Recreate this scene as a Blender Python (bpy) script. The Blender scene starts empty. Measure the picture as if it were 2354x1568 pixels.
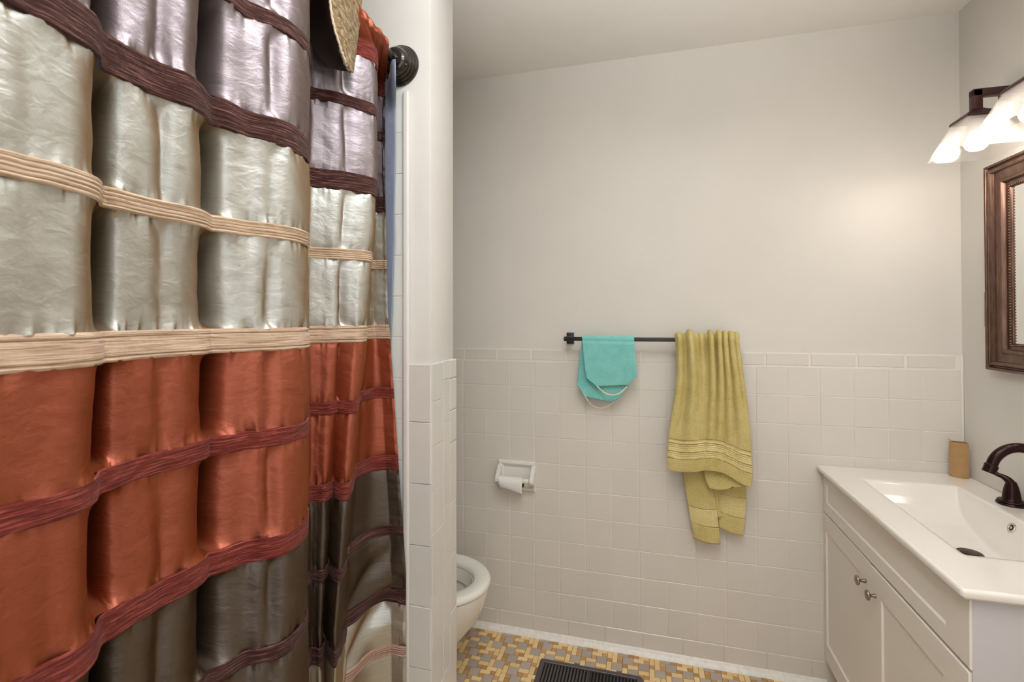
import bpy, bmesh, math, random
import numpy as np
from mathutils import Vector, Matrix, noise

random.seed(7)
np.random.seed(7)
S = bpy.context.scene
COL = S.collection

# ------------------------------------------------------------------ camera
W, H = 2354.0, 1568.0
FPX, YAW, PITCH, ROLL = 1126.2244, 0.26773, 0.00918, -0.00214
CX, CY, CAMZ = 1177.0, 723.963, 1.362
_c, _s = math.cos(YAW), math.sin(YAW)
FWD = np.array([-_s * math.cos(PITCH), _c * math.cos(PITCH), math.sin(PITCH)])
_r = np.array([_c, _s, 0.0]); _u = np.cross(_r, FWD)
RGT = math.cos(ROLL) * _r + math.sin(ROLL) * _u
UPV = -math.sin(ROLL) * _r + math.cos(ROLL) * _u
CAM0 = np.array([0, 0, CAMZ])


def P(x, y, ax, v):
    """world point where the sight line of a photo point meets the plane (ax = v); used to survey the room"""
    d = FWD + RGT * (x - CX) / FPX - UPV * (y - CY) / FPX
    t = (v - CAM0[ax]) / d[ax]
    return CAM0 + d * t


cd = bpy.data.cameras.new('camera'); cam = bpy.data.objects.new('camera', cd); COL.objects.link(cam)
cd.sensor_fit = 'HORIZONTAL'; cd.sensor_width = 36.0; cd.lens = FPX / W * 36.0
cd.shift_y = -(H / 2 - CY) / W
cd.clip_start = 0.02; cd.clip_end = 50
M = Matrix(((RGT[0], UPV[0], -FWD[0], 0), (RGT[1], UPV[1], -FWD[1], 0), (RGT[2], UPV[2], -FWD[2], CAMZ), (0, 0, 0, 1)))
cam.matrix_world = M
cd.dof.use_dof = True; cd.dof.focus_distance = 1.7; cd.dof.aperture_fstop = 9.0
S.camera = cam

# ------------------------------------------------------------------ world, lamps, exposure
S.view_settings.view_transform = 'Standard'; S.view_settings.look = 'None'
S.view_settings.exposure = -0.12; S.view_settings.gamma = 1.0; S.view_settings.use_curve_mapping = False
w = bpy.data.worlds.new('world'); S.world = w; w.use_nodes = True
w.node_tree.nodes['Background'].inputs[0].default_value = (0.9, 0.95, 1, 1)
w.node_tree.nodes['Background'].inputs[1].default_value = 0.05


def light(name, typ, loc, energy, color, size=0.1, rot=(0, 0, 0), sy=None):
    d = bpy.data.lights.new(name, typ); d.energy = energy; d.color = color
    if typ == 'AREA':
        d.size = size
        if sy: d.shape = 'RECTANGLE'; d.size_y = sy
    else:
        d.shadow_soft_size = size
    o = bpy.data.objects.new(name, d); o.location = loc; o.rotation_euler = rot; COL.objects.link(o); return o


light('ceiling_lamp_light', 'AREA', (-0.10, 0.75, 2.435), 6.2, (0.98, 0.985, 0.98), 0.32)
light('camera_side_fill', 'AREA', (0.12, -0.34, 1.15), 7.5, (0.97, 0.98, 1.0), 1.15, (math.radians(90), 0, 0), 2.1)  # added fill lamp behind the camera; no doorway opens there
sp_ = light('bounce_flash', 'SPOT', (0.15, -0.12, 1.62), 330.0, (0.97, 0.985, 1.0), 0.06)
sp_.data.spot_size = math.radians(98); sp_.data.spot_blend = 1.0
sp_.rotation_euler = (Vector((0.15, 0.32, 2.44)) - sp_.location).to_track_quat('-Z', 'Y').to_euler()
BULB_W, BULB_C = 1.6, (1.0, 0.89, 0.77)

# ------------------------------------------------------------------ node helpers


def lin(c):
    return tuple(((v / 255) / 12.92 if v / 255 <= 0.04045 else ((v / 255 + 0.055) / 1.055) ** 2.4) for v in c) + (1.0,)


class NT:
    def __init__(s, name):
        s.m = bpy.data.materials.new(name); s.m.use_nodes = True
        s.t = s.m.node_tree; s.n = s.t.nodes; s.b = s.n['Principled BSDF']; s.out = s.n['Material Output']

    def new(s, typ, **kw):
        n = s.n.new(typ)
        for k, v in kw.items():
            if k in n.inputs: n.inputs[k].default_value = v
            else: setattr(n, k, v)
        return n

    def link(s, a, b): s.t.links.new(a, b)

    def coord(s, uv=False, scale=(1, 1, 1), rot=(0, 0, 0)):
        tc = s.new('ShaderNodeTexCoord'); mp = s.new('ShaderNodeMapping')
        mp.inputs['Scale'].default_value = scale; mp.inputs['Rotation'].default_value = rot
        s.link(tc.outputs['UV' if uv else 'Object'], mp.inputs['Vector']); return mp.outputs[0]

    def noise(s, vec, scale, detail=3, rough=.55, dist=0):
        n = s.new('ShaderNodeTexNoise'); n.inputs['Scale'].default_value = scale
        n.inputs['Detail'].default_value = detail; n.inputs['Roughness'].default_value = rough
        n.inputs['Distortion'].default_value = dist
        if vec is not None: s.link(vec, n.inputs['Vector'])
        return n.outputs['Fac']

    def ramp(s, fac, stops):
        r = s.new('ShaderNodeValToRGB'); e = r.color_ramp.elements
        while len(e) < len(stops): e.new(0.5)
        for i, (p, c) in enumerate(stops): e[i].position = p; e[i].color = c
        s.link(fac, r.inputs['Fac']); return r.outputs['Color']

    def bump(s, h, strength, dist, prev=None):
        b = s.new('ShaderNodeBump'); b.inputs['Strength'].default_value = strength; b.inputs['Distance'].default_value = dist
        s.link(h, b.inputs['Height'])
        if prev is not None: s.link(prev, b.inputs['Normal'])
        return b.outputs['Normal']


def mat(name, col, rough=.5, metal=0.0, spec=.5, bump=None, vary=None, coat=0.0):
    t = NT(name); b = t.b
    b.inputs['Base Color'].default_value = lin(col); b.inputs['Roughness'].default_value = rough
    b.inputs['Metallic'].default_value = metal; b.inputs['Specular IOR Level'].default_value = spec
    b.inputs['Coat Weight'].default_value = coat; b.inputs['Coat Roughness'].default_value = .08
    if bump:
        sc, st, di = bump
        t.link(t.bump(t.noise(t.coord(), sc), st, di), b.inputs['Normal'])
    if vary:
        sc, c2 = vary
        f = t.noise(t.coord(), sc, 4)
        t.link(t.ramp(f, [(.3, lin(col)), (.7, lin(c2))]), b.inputs['Base Color'])
    return t.m


def wall_paint(name, col):
    t = NT(name); b = t.b; b.inputs['Roughness'].default_value = .42; b.inputs['Specular IOR Level'].default_value = .4
    co = t.coord()
    f = t.noise(co, 2.2, 5)
    c1 = lin(col); c2 = lin(tuple(v * .975 for v in col))
    t.link(t.ramp(f, [(.35, c1), (.7, c2)]), b.inputs['Base Color'])
    n1 = t.bump(t.noise(co, 120, 4), .10, .002)
    n2 = t.bump(t.noise(co, 14, 3), .12, .006, n1)
    t.link(n2, b.inputs['Normal']); return t.m


M_wall = wall_paint('grey_wall_paint', (219, 215, 208))
M_ceil = wall_paint('ceiling_paint', (236, 233, 227))
M_wing = wall_paint('white_gloss_paint', (208, 205, 201))


def tile_mat(name, col, rough=.27):
    t = NT(name); b = t.b; b.inputs['Roughness'].default_value = rough; b.inputs['Specular IOR Level'].default_value = .5
    oi = t.new('ShaderNodeObjectInfo')
    c1 = lin(col); c2 = lin(tuple(v * .988 for v in col))
    t.link(t.ramp(oi.outputs['Random'], [(0, c1), (1, c2)]), b.inputs['Base Color'])
    t.link(t.bump(t.noise(t.coord(), 26, 3), .10, .004), b.inputs['Normal']); return t.m


M_tile = tile_mat('white_glazed_tile', (219, 214, 206))
M_tilew = tile_mat('white_painted_tile', (210, 207, 202), .3)
M_tiles = tile_mat('shower_glazed_tile', (214, 217, 214), .15)
M_grout = mat('white_grout', (224, 219, 210), .7, bump=(300, .2, .001))
M_groutf = mat('brown_floor_grout', (150, 120, 78), .85, bump=(400, .3, .001), vary=(30, (105, 82, 52)))
M_caulk = mat('white_caulk', (240, 238, 234), .4, vary=(60, (226, 222, 215)))
M_bar = mat('black_powder_coat', (34, 32, 34), .42)
M_bronze = mat('oil_rubbed_bronze', (62, 38, 34), .28, .75, vary=(18, (44, 27, 26)))
M_bronzel = mat('lamp_bronze', (72, 46, 44), .34, .55)
M_flange = mat('dark_bronze_flange', (58, 54, 48), .16, .85, coat=.4)
M_rod = mat('dark_bronze_rod', (50, 44, 38), .25, .8)
M_porc = mat('white_porcelain', (232, 229, 222), .10, coat=.3)
M_seat = mat('white_toilet_seat_plastic', (234, 231, 224), .22)
M_cult = mat('white_vanity_top', (236, 231, 224), .14, coat=.3)
M_cab = mat('white_cabinet_lacquer', (234, 228, 219), .38)
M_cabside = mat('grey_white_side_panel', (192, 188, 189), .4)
M_nickel = mat('brushed_nickel', (150, 142, 132), .27, .95)
M_chrome = mat('polished_chrome', (215, 210, 204), .12, 1.0)
M_dark = mat('dark_hole', (12, 10, 9), .8)
M_paper = mat('toilet_paper', (233, 230, 225), .9, bump=(160, .25, .002))
M_core = mat('cardboard_core', (120, 82, 45), .85)
M_kraft = mat('kraft_cardboard', (180, 144, 98), .8, vary=(45, (168, 132, 86)), bump=(200, .1, .001))
M_reg = mat('dark_grey_register', (88, 82, 84), .38, .25)
M_plate = mat('brown_switch_plate', (142, 124, 112), .4, .4)
M_cord = mat('cream_cord', (226, 214, 190), .8, bump=(700, .6, .001))
M_liner = mat('blue_liner_vinyl', (126, 134, 154), .36, bump=(24, .25, .01))
M_mirror = mat('mirror_silvering', (238, 240, 238), .015, 1.0)
M_thread = mat('dark_thread', (84, 50, 40), .8)


def mirror_frame_mat():
    t = NT('copper_brown_frame'); b = t.b
    b.inputs['Metallic'].default_value = .7; b.inputs['Roughness'].default_value = .30
    f = t.noise(t.coord(scale=(60, 14, 6)), 3, 4, .6)
    t.link(t.ramp(f, [(.25, lin((84, 62, 54))), (.55, lin((112, 86, 74))), (.85, lin((134, 104, 90)))]), b.inputs['Base Color'])
    t.link(t.bump(f, .15, .002), b.inputs['Normal']); return t.m


M_frame = mirror_frame_mat()


def glass_shade_mat():
    t = NT('frosted_glass'); t.n.remove(t.b)
    tr = t.new('ShaderNodeBsdfTransparent'); tr.inputs[0].default_value = (1, 1, 1, 1)
    tl = t.new('ShaderNodeBsdfTranslucent'); tl.inputs[0].default_value = (.95, .93, .9, 1)
    gl = t.new('ShaderNodeBsdfGlossy'); gl.inputs['Roughness'].default_value = .12
    m1 = t.new('ShaderNodeMixShader'); m1.inputs[0].default_value = .17
    m2 = t.new('ShaderNodeMixShader'); m2.inputs[0].default_value = .06
    t.link(tr.outputs[0], m1.inputs[1]); t.link(tl.outputs[0], m1.inputs[2])
    t.link(m1.outputs[0], m2.inputs[1]); t.link(gl.outputs[0], m2.inputs[2])
    t.link(m2.outputs[0], t.out.inputs['Surface']); return t.m


M_glass = glass_shade_mat()


def emit_mat(name, col, st):
    t = NT(name); b = t.b
    b.inputs['Base Color'].default_value = (.9, .9, .9, 1)
    b.inputs['Emission Color'].default_value = tuple(col) + (1,); b.inputs['Emission Strength'].default_value = st; return t.m


M_bulb = emit_mat('lit_bulb', (1.0, .94, .86), 1.7)


def terry(name, c_dark, c_mid, c_light, sc=420, bumpd=.004):
    t = NT(name); b = t.b
    b.inputs['Roughness'].default_value = .95; b.inputs['Specular IOR Level'].default_value = .1
    b.inputs['Sheen Weight'].default_value = .12; b.inputs['Sheen Roughness'].default_value = .5
    b.inputs['Sheen Tint'].default_value = lin(c_light)
    co = t.coord()
    f = t.noise(co, sc, 4, .7); g = t.noise(co, 16, 3)
    a = t.new('ShaderNodeMath', operation='MULTIPLY_ADD'); t.link(g, a.inputs[0]); a.inputs[1].default_value = .35; t.link(f, a.inputs[2])
    t.link(t.ramp(a.outputs[0], [(.45, lin(c_dark)), (.66, lin(c_mid)), (.9, lin(c_light))]), b.inputs['Base Color'])
    t.link(t.bump(f, .8, bumpd), b.inputs['Normal']); return t.m


M_towel = terry('yellow_terry', (188, 166, 92), (218, 200, 132), (232, 220, 166))
M_dobby = terry('yellow_dobby_weave', (196, 178, 112), (218, 202, 142), (230, 218, 170), 260, .0015)
M_teal = terry('turquoise_terry', (104, 190, 184), (134, 212, 206), (170, 228, 220), 520, .003)
M_teal2 = terry('turquoise_edging', (84, 190, 182), (110, 206, 196), (130, 214, 206), 600, .001)


def satin(name, base, gloss, edge, fac=.36, rough=.46):
    """shot taffeta: a matt weft colour with a silky warp sheen over it"""
    t = NT(name); b = t.b
    b.inputs['Base Color'].default_value = lin(base); b.inputs['Roughness'].default_value = .6
    b.inputs['Specular IOR Level'].default_value = .25
    g = t.new('ShaderNodeBsdfGlossy'); g.inputs['Roughness'].default_value = rough; g.inputs['Color'].default_value = lin(gloss)
    mx = t.new('ShaderNodeMixShader'); mx.inputs[0].default_value = fac
    lw = t.new('ShaderNodeLayerWeight'); lw.inputs['Blend'].default_value = .5   # two-colour weave: the weft shows at a slant
    t.link(t.ramp(lw.outputs['Facing'], [(.26, lin(gloss)), (.68, lin(edge))]), g.inputs['Color'])
    uv = t.coord(True)
    wr = t.noise(t.coord(True, (30, 44, 1), (0, 0, .6)), 1.3, 4, .55, .4)
    wv = t.noise(t.coord(True, (500, 1400, 1)), 1.0, 2)
    n1 = t.bump(wr, .34, .006)
    n2 = t.bump(wv, .25, .0006, n1)
    t.link(n2, b.inputs['Normal']); t.link(n2, g.inputs['Normal'])
    t.link(b.outputs[0], mx.inputs[1]); t.link(g.outputs[0], mx.inputs[2]); t.link(mx.outputs[0], t.out.inputs['Surface'])
    return t.m


M_slate = satin('slate_taffeta', (92, 80, 74), (184, 176, 186), (132, 116, 110), .52)
M_sage = satin('sage_taffeta', (122, 102, 76), (214, 222, 222), (168, 142, 114), .56)
M_rust = satin('rust_taffeta', (120, 58, 28), (186, 108, 90), (158, 84, 44), .48)
M_brown = satin('brown_taffeta', (62, 46, 30), (124, 118, 114), (92, 72, 48), .45)


def chenille(name, dark, mid, light, vs=900.0, us=26.0, lines=None):
    t = NT(name); b = t.b; b.inputs['Roughness'].default_value = .8; b.inputs['Specular IOR Level'].default_value = .15
    b.inputs['Sheen Weight'].default_value = .06
    f = t.noise(t.coord(True, (us, vs, 1), (0, 0, .0)), 1.0, 4, .65, .5)
    col = t.ramp(f, [(.33, lin(dark)), (.52, lin(mid)), (.72, lin(light))])
    if lines:
        # darker lines along the ribbon: stitching on the wide one, groove shade painted between cords: (z0, z1, [centres], half width, shade)
        z0, z1, cs, hw_, sh = lines
        tc = t.new('ShaderNodeTexCoord'); sx = t.new('ShaderNodeSeparateXYZ'); t.link(tc.outputs['UV'], sx.inputs[0])
        mr_ = t.new('ShaderNodeMapRange'); mr_.inputs['From Min'].default_value = z0; mr_.inputs['From Max'].default_value = z1; t.link(sx.outputs['Y'], mr_.inputs['Value'])
        stops = [(0.0, (1, 1, 1, 1))]
        for c in cs: stops += [(c - hw_, (1, 1, 1, 1)), (c, tuple(sh) + (1,)), (c + hw_, (1, 1, 1, 1))]
        mu = t.new('ShaderNodeMixRGB'); mu.blend_type = 'MULTIPLY'; mu.inputs[0].default_value = 1
        t.link(col, mu.inputs[1]); t.link(t.ramp(mr_.outputs[0], stops), mu.inputs[2]); col = mu.outputs[0]
    t.link(col, b.inputs['Base Color'])
    t.link(t.bump(f, .9, .003), b.inputs['Normal']); return t.m


M_rib_brown = chenille('brown_chenille', (34, 16, 14), (68, 38, 34), (150, 108, 100), 520, 22)
M_rib_red = chenille('red_chenille', (72, 24, 19), (116, 46, 38), (182, 98, 86), 520, 22)
M_rib_cream = chenille('cream_ribbon', (156, 122, 96), (200, 174, 150), (222, 203, 182), 420, 12, (1.311, 1.348, [.16, .82], .035, (.35, .27, .22)))
M_rib_cord = chenille('cream_corded_ribbon', (160, 128, 100), (204, 180, 154), (224, 206, 184), 420, 12, (1.498, 1.522, [.2, .4, .6, .8], .05, (.42, .34, .28)))
M_rib_pink = chenille('pale_pink_ribbon', (150, 112, 98), (196, 164, 148), (222, 198, 186), 800, 14, (.474, .500, [.2, .4, .6, .8], .05, (.5, .4, .36)))
M_tan = chenille('tan_chenille_trim', (84, 66, 44), (132, 112, 82), (178, 160, 128), 110, 70)
M_swag_shade = mat('shaded_valance_return', (38, 26, 18), .8)  # near-black stands for the deep shade inside the swag
M_piping = mat('cream_piping', (206, 192, 168), .8)


def mosaic_mat(name, c1, c2, speck=None):
    t = NT(name); b = t.b; b.inputs['Roughness'].default_value = .42
    oi = t.new('ShaderNodeObjectInfo'); co = t.coord()
    col = t.ramp(oi.outputs['Random'], [(0, lin(c1)), (1, lin(c2))])
    if speck:
        f = t.noise(co, 420, 2, .7)
        mx = t.new('ShaderNodeMixRGB'); mx.blend_type = 'MULTIPLY'; mx.inputs[0].default_value = 1
        t.link(col, mx.inputs[1]); t.link(t.ramp(f, [(.3, (speck, speck, speck, 1)), (.7, (1.12, 1.12, 1.12, 1))]), mx.inputs[2]); col = mx.outputs[0]
    t.link(col, b.inputs['Base Color']); return t.m


M_mos = {'grey': mosaic_mat('speckled_grey_mosaic', (196, 183, 170), (180, 168, 156), .72),
         'cream': mosaic_mat('cream_mosaic', (244, 216, 162), (232, 200, 140)),
         'tan': mosaic_mat('tan_mosaic', (208, 162, 112), (182, 138, 84))}

# ------------------------------------------------------------------ mesh helpers


def link(name, me, m=None, parent=None):
    o = bpy.data.objects.new(name, me); COL.objects.link(o)
    if m is not None and not me.materials: me.materials.append(m)
    if parent is not None: o.parent = parent
    return o


def pm(name, verts, faces, m, parent=None, smooth=False):
    me = bpy.data.meshes.new(name); me.from_pydata([tuple(map(float, v)) for v in verts], [], faces); me.update()
    if smooth: me.polygons.foreach_set('use_smooth', [True] * len(me.polygons))
    return link(name, me, m, parent)


def bmo(name, bm, m, parent=None, smooth=False, angle=None):
    bmesh.ops.recalc_face_normals(bm, faces=bm.faces)
    me = bpy.data.meshes.new(name); bm.to_mesh(me); bm.free()
    if smooth or angle: me.polygons.foreach_set('use_smooth', [True] * len(me.polygons))
    if angle: me.set_sharp_from_angle(angle=math.radians(angle))
    return link(name, me, m, parent)


def empty(name, loc=(0, 0, 0), label=None, cat=None, group=None, kind=None):
    o = bpy.data.objects.new(name, None); COL.objects.link(o); o.location = loc; o.empty_display_size = .05
    tag(o, label, cat, group, kind); return o


def tag(o, label=None, cat=None, group=None, kind=None):
    for k, v in (('label', label), ('category', cat), ('group', group), ('kind', kind)):
        if v: o[k] = v
    return o


def under(o, root):
    """parent o to root keeping its world place (roots are never rotated or scaled)"""
    o.parent = root; o.location = Vector(o.location) - Vector(root.location); return o


def box_bm(lo, hi, bev=0.0, seg=2, bm=None):
    bm = bm or bmesh.new()
    lo = Vector(lo); hi = Vector(hi); c = (lo + hi) / 2; s = hi - lo
    r = bmesh.ops.create_cube(bm, size=1, matrix=Matrix.Translation(c) @ Matrix.Diagonal((s.x, s.y, s.z, 1)))
    if bev > 0:
        vs = set(r['verts']); es = [e for e in bm.edges if e.verts[0] in vs and e.verts[1] in vs]
        bmesh.ops.bevel(bm, geom=es, offset=bev, segments=seg, affect='EDGES', profile=.5)
    return bm


def box(name, lo, hi, m, parent=None, bev=0.0, seg=2):
    o = bmo(name, box_bm(lo, hi, bev, seg), m, parent, angle=40 if bev else None)
    if parent is not None: o.location = -Vector(parent.location)
    return o


def rot_to(axis):
    return Vector((0, 0, 1)).rotation_difference(Vector(axis).normalized()).to_matrix().to_4x4()


def lathe(name, prof, origin, axis, m, parent=None, n=40, angle=35):
    """prof: (radius, height) list along the axis"""
    R = rot_to(axis); vs = []; fs = []; k = len(prof)
    for i in range(n):
        a = 2 * math.pi * i / n
        for r, h in prof: vs.append(R @ Vector((r * math.cos(a), r * math.sin(a), h)) + Vector(origin))
    for i in range(n):
        j = (i + 1) % n
        for q in range(k - 1): fs.append((i * k + q, j * k + q, j * k + q + 1, i * k + q + 1))
    me = bpy.data.meshes.new(name); me.from_pydata(vs, [], fs)
    bm = bmesh.new(); bm.from_mesh(me); bmesh.ops.remove_doubles(bm, verts=bm.verts, dist=1e-6)
    bpy.data.meshes.remove(me)
    o = bmo(name, bm, m, parent, angle=angle)
    if parent is not None: o.location = -Vector(parent.location)
    return o


def tube(name, pts, rad, m, parent=None, n=16, caps=True):
    pts = [Vector(p) for p in pts]; k = len(pts)
    rads = rad if isinstance(rad, (list, tuple)) else [rad] * k
    vs = []; fs = []; ref = Vector((.123, .456, .88)).normalized(); prev = None
    for i, p in enumerate(pts):
        t = (pts[min(i + 1, k - 1)] - pts[max(i - 1, 0)]).normalized()
        if prev is None: u = t.cross(ref).normalized()
        else: u = (prev - t * prev.dot(t)).normalized()
        prev = u; v = t.cross(u)
        for j in range(n):
            a = 2 * math.pi * j / n; vs.append(p + (u * math.cos(a) + v * math.sin(a)) * rads[i])
    for i in range(k - 1):
        for j in range(n):
            q = (j + 1) % n; fs.append((i * n + j, i * n + q, (i + 1) * n + q, (i + 1) * n + j))
    if caps: fs.append(tuple(range(n))[::-1]); fs.append(tuple((k - 1) * n + j for j in range(n)))
    me = bpy.data.meshes.new(name); me.from_pydata(vs, [], fs); me.update()
    me.polygons.foreach_set('use_smooth', [True] * len(me.polygons)); me.set_sharp_from_angle(angle=math.radians(60))
    o = link(name, me, m, parent)
    if parent is not None: o.location = -Vector(parent.location)
    return o


def spline(ctrl, n):
    """Catmull-Rom through rows of ctrl, n samples"""
    c = np.asarray(ctrl, float); k = len(c)
    d = np.sqrt((np.diff(c[:, :3], axis=0) ** 2).sum(1)) if c.shape[1] > 1 else np.ones(k - 1)
    d = np.maximum(d, 1e-6) ** .5
    t = np.concatenate([[0], np.cumsum(d)])
    m = np.zeros_like(c)
    for i in range(k):
        if 0 < i < k - 1:
            a = (c[i] - c[i - 1]) / (t[i] - t[i - 1]); b = (c[i + 1] - c[i]) / (t[i + 1] - t[i])
            h0, h1 = t[i] - t[i - 1], t[i + 1] - t[i]; m[i] = (a * h1 + b * h0) / (h0 + h1)
    m[0] = (c[1] - c[0]) / (t[1] - t[0]); m[-1] = (c[-1] - c[-2]) / (t[-1] - t[-2])
    q = np.linspace(0, t[-1], n); i = np.clip(np.searchsorted(t, q, 'right') - 1, 0, k - 2)
    h = (t[i + 1] - t[i]); x = (q - t[i]) / h; x = x[:, None]; h = h[:, None]
    return (2 * x**3 - 3 * x**2 + 1) * c[i] + (x**3 - 2 * x**2 + x) * h * m[i] + (-2 * x**3 + 3 * x**2) * c[i + 1] + (x**3 - x**2) * h * m[i + 1]


def grid_mesh(name, V, m, parent=None, uv=None, solid=0.0, close_u=False):
    """V: (nr, nc, 3) array -> smooth quad sheet, optional uv (nr, nc, 2) and thickness"""
    nr, nc = V.shape[:2]
    a = np.arange(nr * nc).reshape(nr, nc)
    q = np.stack([a[:-1, :-1], a[:-1, 1:], a[1:, 1:], a[1:, :-1]], -1).reshape(-1, 4)
    me = bpy.data.meshes.new(name)
    me.vertices.add(nr * nc); me.vertices.foreach_set('co', V.reshape(-1).astype(np.float32))
    me.loops.add(q.size); me.loops.foreach_set('vertex_index', q.reshape(-1).astype(np.int32))
    me.polygons.add(len(q)); me.polygons.foreach_set('loop_start', np.arange(0, q.size, 4, dtype=np.int32))
    me.polygons.foreach_set('use_smooth', np.ones(len(q), dtype=bool))
    if uv is not None:
        l = me.uv_layers.new(name='UVMap'); l.data.foreach_set('uv', uv.reshape(-1, 2)[q.reshape(-1)].reshape(-1).astype(np.float32))
    me.update(calc_edges=True); me.validate()
    o = link(name, me, m, parent)
    if solid:
        md = o.modifiers.new('thick', 'SOLIDIFY'); md.thickness = solid; md.offset = -1
    if parent is not None: o.location = -Vector(parent.location)
    return o


def vnoise(x, y, seed=0):
    """smooth value noise in [-1, 1] on arrays"""
    xi = np.floor(x).astype(np.int64); yi = np.floor(y).astype(np.int64); xf = x - xi; yf = y - yi

    def hsh(i, j):
        h = (i * 374761393 + j * 668265263 + seed * 982451653) & 0xFFFFFFFF
        h = ((h ^ (h >> 13)) * 1274126177) & 0xFFFFFFFF
        return ((h ^ (h >> 16)) & 0xFFFF) / 32767.5 - 1
    u = xf * xf * (3 - 2 * xf); v = yf * yf * (3 - 2 * yf)
    return (hsh(xi, yi) * (1 - u) + hsh(xi + 1, yi) * u) * (1 - v) + (hsh(xi, yi + 1) * (1 - u) + hsh(xi + 1, yi + 1) * u) * v


# tile block: front face looks along -Y, back at y = t; shared meshes
_tile_cache = {}


def tile_mesh(wd, ht, t=.007, b=.0016, m=None, key=''):
    k = (round(wd, 4), round(ht, 4), t, b, key)
    if k in _tile_cache: return _tile_cache[k]
    vs = []
    for y, i in ((t, 0), (b, 0), (0, b)):
        vs += [(-wd / 2 + i, y, -ht / 2 + i), (wd / 2 - i, y, -ht / 2 + i), (wd / 2 - i, y, ht / 2 - i), (-wd / 2 + i, y, ht / 2 - i)]
    fs = [(8, 9, 10, 11)]
    for r in (0, 4):
        for j in range(4):
            n = (j + 1) % 4; fs.append((r + j, r + n, r + 4 + n, r + 4 + j))
    me = bpy.data.meshes.new('tile'); me.from_pydata(vs, [], fs); me.update(); me.materials.append(m)
    _tile_cache[k] = me; return me


def jitter(a=.0018):
    return (random.uniform(-a, a), 0, random.uniform(-a, a))


# ------------------------------------------------------------------ room shell
D = 2.0761          # face of the back wall tiles
XR = 1.0720         # right wall
XL = -1.40          # far wall of the tub and toilet bays
YF = -.36           # front wall, behind the camera
ZC = 2.4484
T = .1095; XA = -.6885; ZR = 1.1804; CAPT = 1.2345; BASET = .0854

wall_back = tag(box('wall_back', (XL - .1, D + .008, 0), (XR + .1, D + .12, ZC), M_wall), 'pale grey painted back wall above white square tiles', kind='structure')
wall_right = tag(box('wall_right', (XR, YF - .1, 0), (XR + .12, D + .008, ZC), M_wall), 'pale grey painted wall behind mirror and faucet', kind='structure')
wall_left = tag(box('wall_left', (XL - .12, YF - .1, 0), (XL, D + .008, ZC), M_wing), kind='structure')
wall_front = tag(box('wall_front', (XL - .1, YF - .12, 0), (XR + .1, YF, ZC), M_wall), kind='structure')
ceiling = tag(box('ceiling', (XL - .1, YF - .1, ZC), (XR + .1, D + .1, ZC + .1), M_ceil), 'off white painted ceiling', kind='structure')
floor = tag(box('floor', (XL - .1, YF - .1, -.08), (XR + .1, D + .1, -.0022), M_groutf), 'mosaic floor of grey squares and cream and tan pieces', kind='structure')

# grout bed and wall tiles
box('grout', (XL, D + .0014, .02), (XR - .0005, D + .0085, CAPT - .004), M_grout, wall_back)
M_tm = M_tile


def wtile(x0, x1, z0, z1, name='tile', gap=.0016, t=.007, b=.0016, mm=None, y=D, j=.0009):
    me = tile_mesh(x1 - x0 - gap, z1 - z0 - gap, t, b, mm or M_tm, (mm or M_tm).name)
    o = link(name, me, None, wall_back); o.location = ((x0 + x1) / 2, y + random.uniform(-.0003, .0003), (z0 + z1) / 2)
    o.rotation_euler = jitter(j); return o


for r in range(10):
    zt = ZR - r * T
    for c in range(-3, 16):
        x0, x1 = XA + c * T, XA + (c + 1) * T
        if x0 > .66 and zt < .80: continue
        if c == 1 and r == 4: continue
        if c == 0 and r == 4: x1 = -.631
        wtile(x0, x1, zt - T, zt)
x = -.6358 - 3 * .1535
k = 0
while x < XR - .02:
    x1 = min(x + .1535, XR - .009)
    wtile(x, x1, ZR, CAPT, 'cap_tile', t=.009, b=.0055); x += .1535
x = -.6339 - 3 * .1533
while x < .62:
    o = wtile(x, x + .1533, .0, BASET, 'base_tile', t=.007, b=.002); o.location.y = D - .0008; x += .1533
# corner bead
tag(box('trim_1', (XR - .0085, D - .001, 0.78), (XR - .0002, D + .0078, CAPT), M_grout, None, .0025), 'white grout bead in the tiled corner', kind='structure')
# caulk cove along floor
bm = bmesh.new(); prof = [(D - .001, .022), (D - .004, .014), (D - .010, .006), (D - .022, -.0005), (D - .022, -.002), (D + .002, -.002), (D + .002, .022)]
n = 120; rows = []
for i in range(n + 1):
    xx = XL + (.64 - XL) * i / n; jx = noise.noise((xx * 25, 0, 0)) * .0012
    rows.append([bm.verts.new((xx, y + (jx if 0 < q < 4 else 0), z)) for q, (y, z) in enumerate(prof)])
for i in range(n):
    for q in range(len(prof)):
        p = (q + 1) % len(prof); bm.faces.new((rows[i][q], rows[i + 1][q], rows[i + 1][p], rows[i][p]))
tag(bmo('trim_2', bm, M_caulk, None, True), 'white caulk bead between base tiles and floor', kind='structure')

# ------------------------------------------------------------------ divider wall between tub and toilet
WX, WY0, WY1 = -.5530, 1.1985, 1.358
wall_divider = tag(box('wall_divider', (XL, WY0, 0), (WX, WY1, ZC), M_wing, None, .003), 'white painted stub wall, tiled to chest height, between tub and toilet', kind='structure')
FX = -.5455  # tile face of the end
z_top = P(990, 838, 1, 1.19)[2]


def btile(lo, hi, bev=.004, mm=M_tilew, name='tile', seg=2):
    o = bmo(name, box_bm(lo, hi, bev, seg), mm, wall_divider, angle=12); return o


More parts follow.
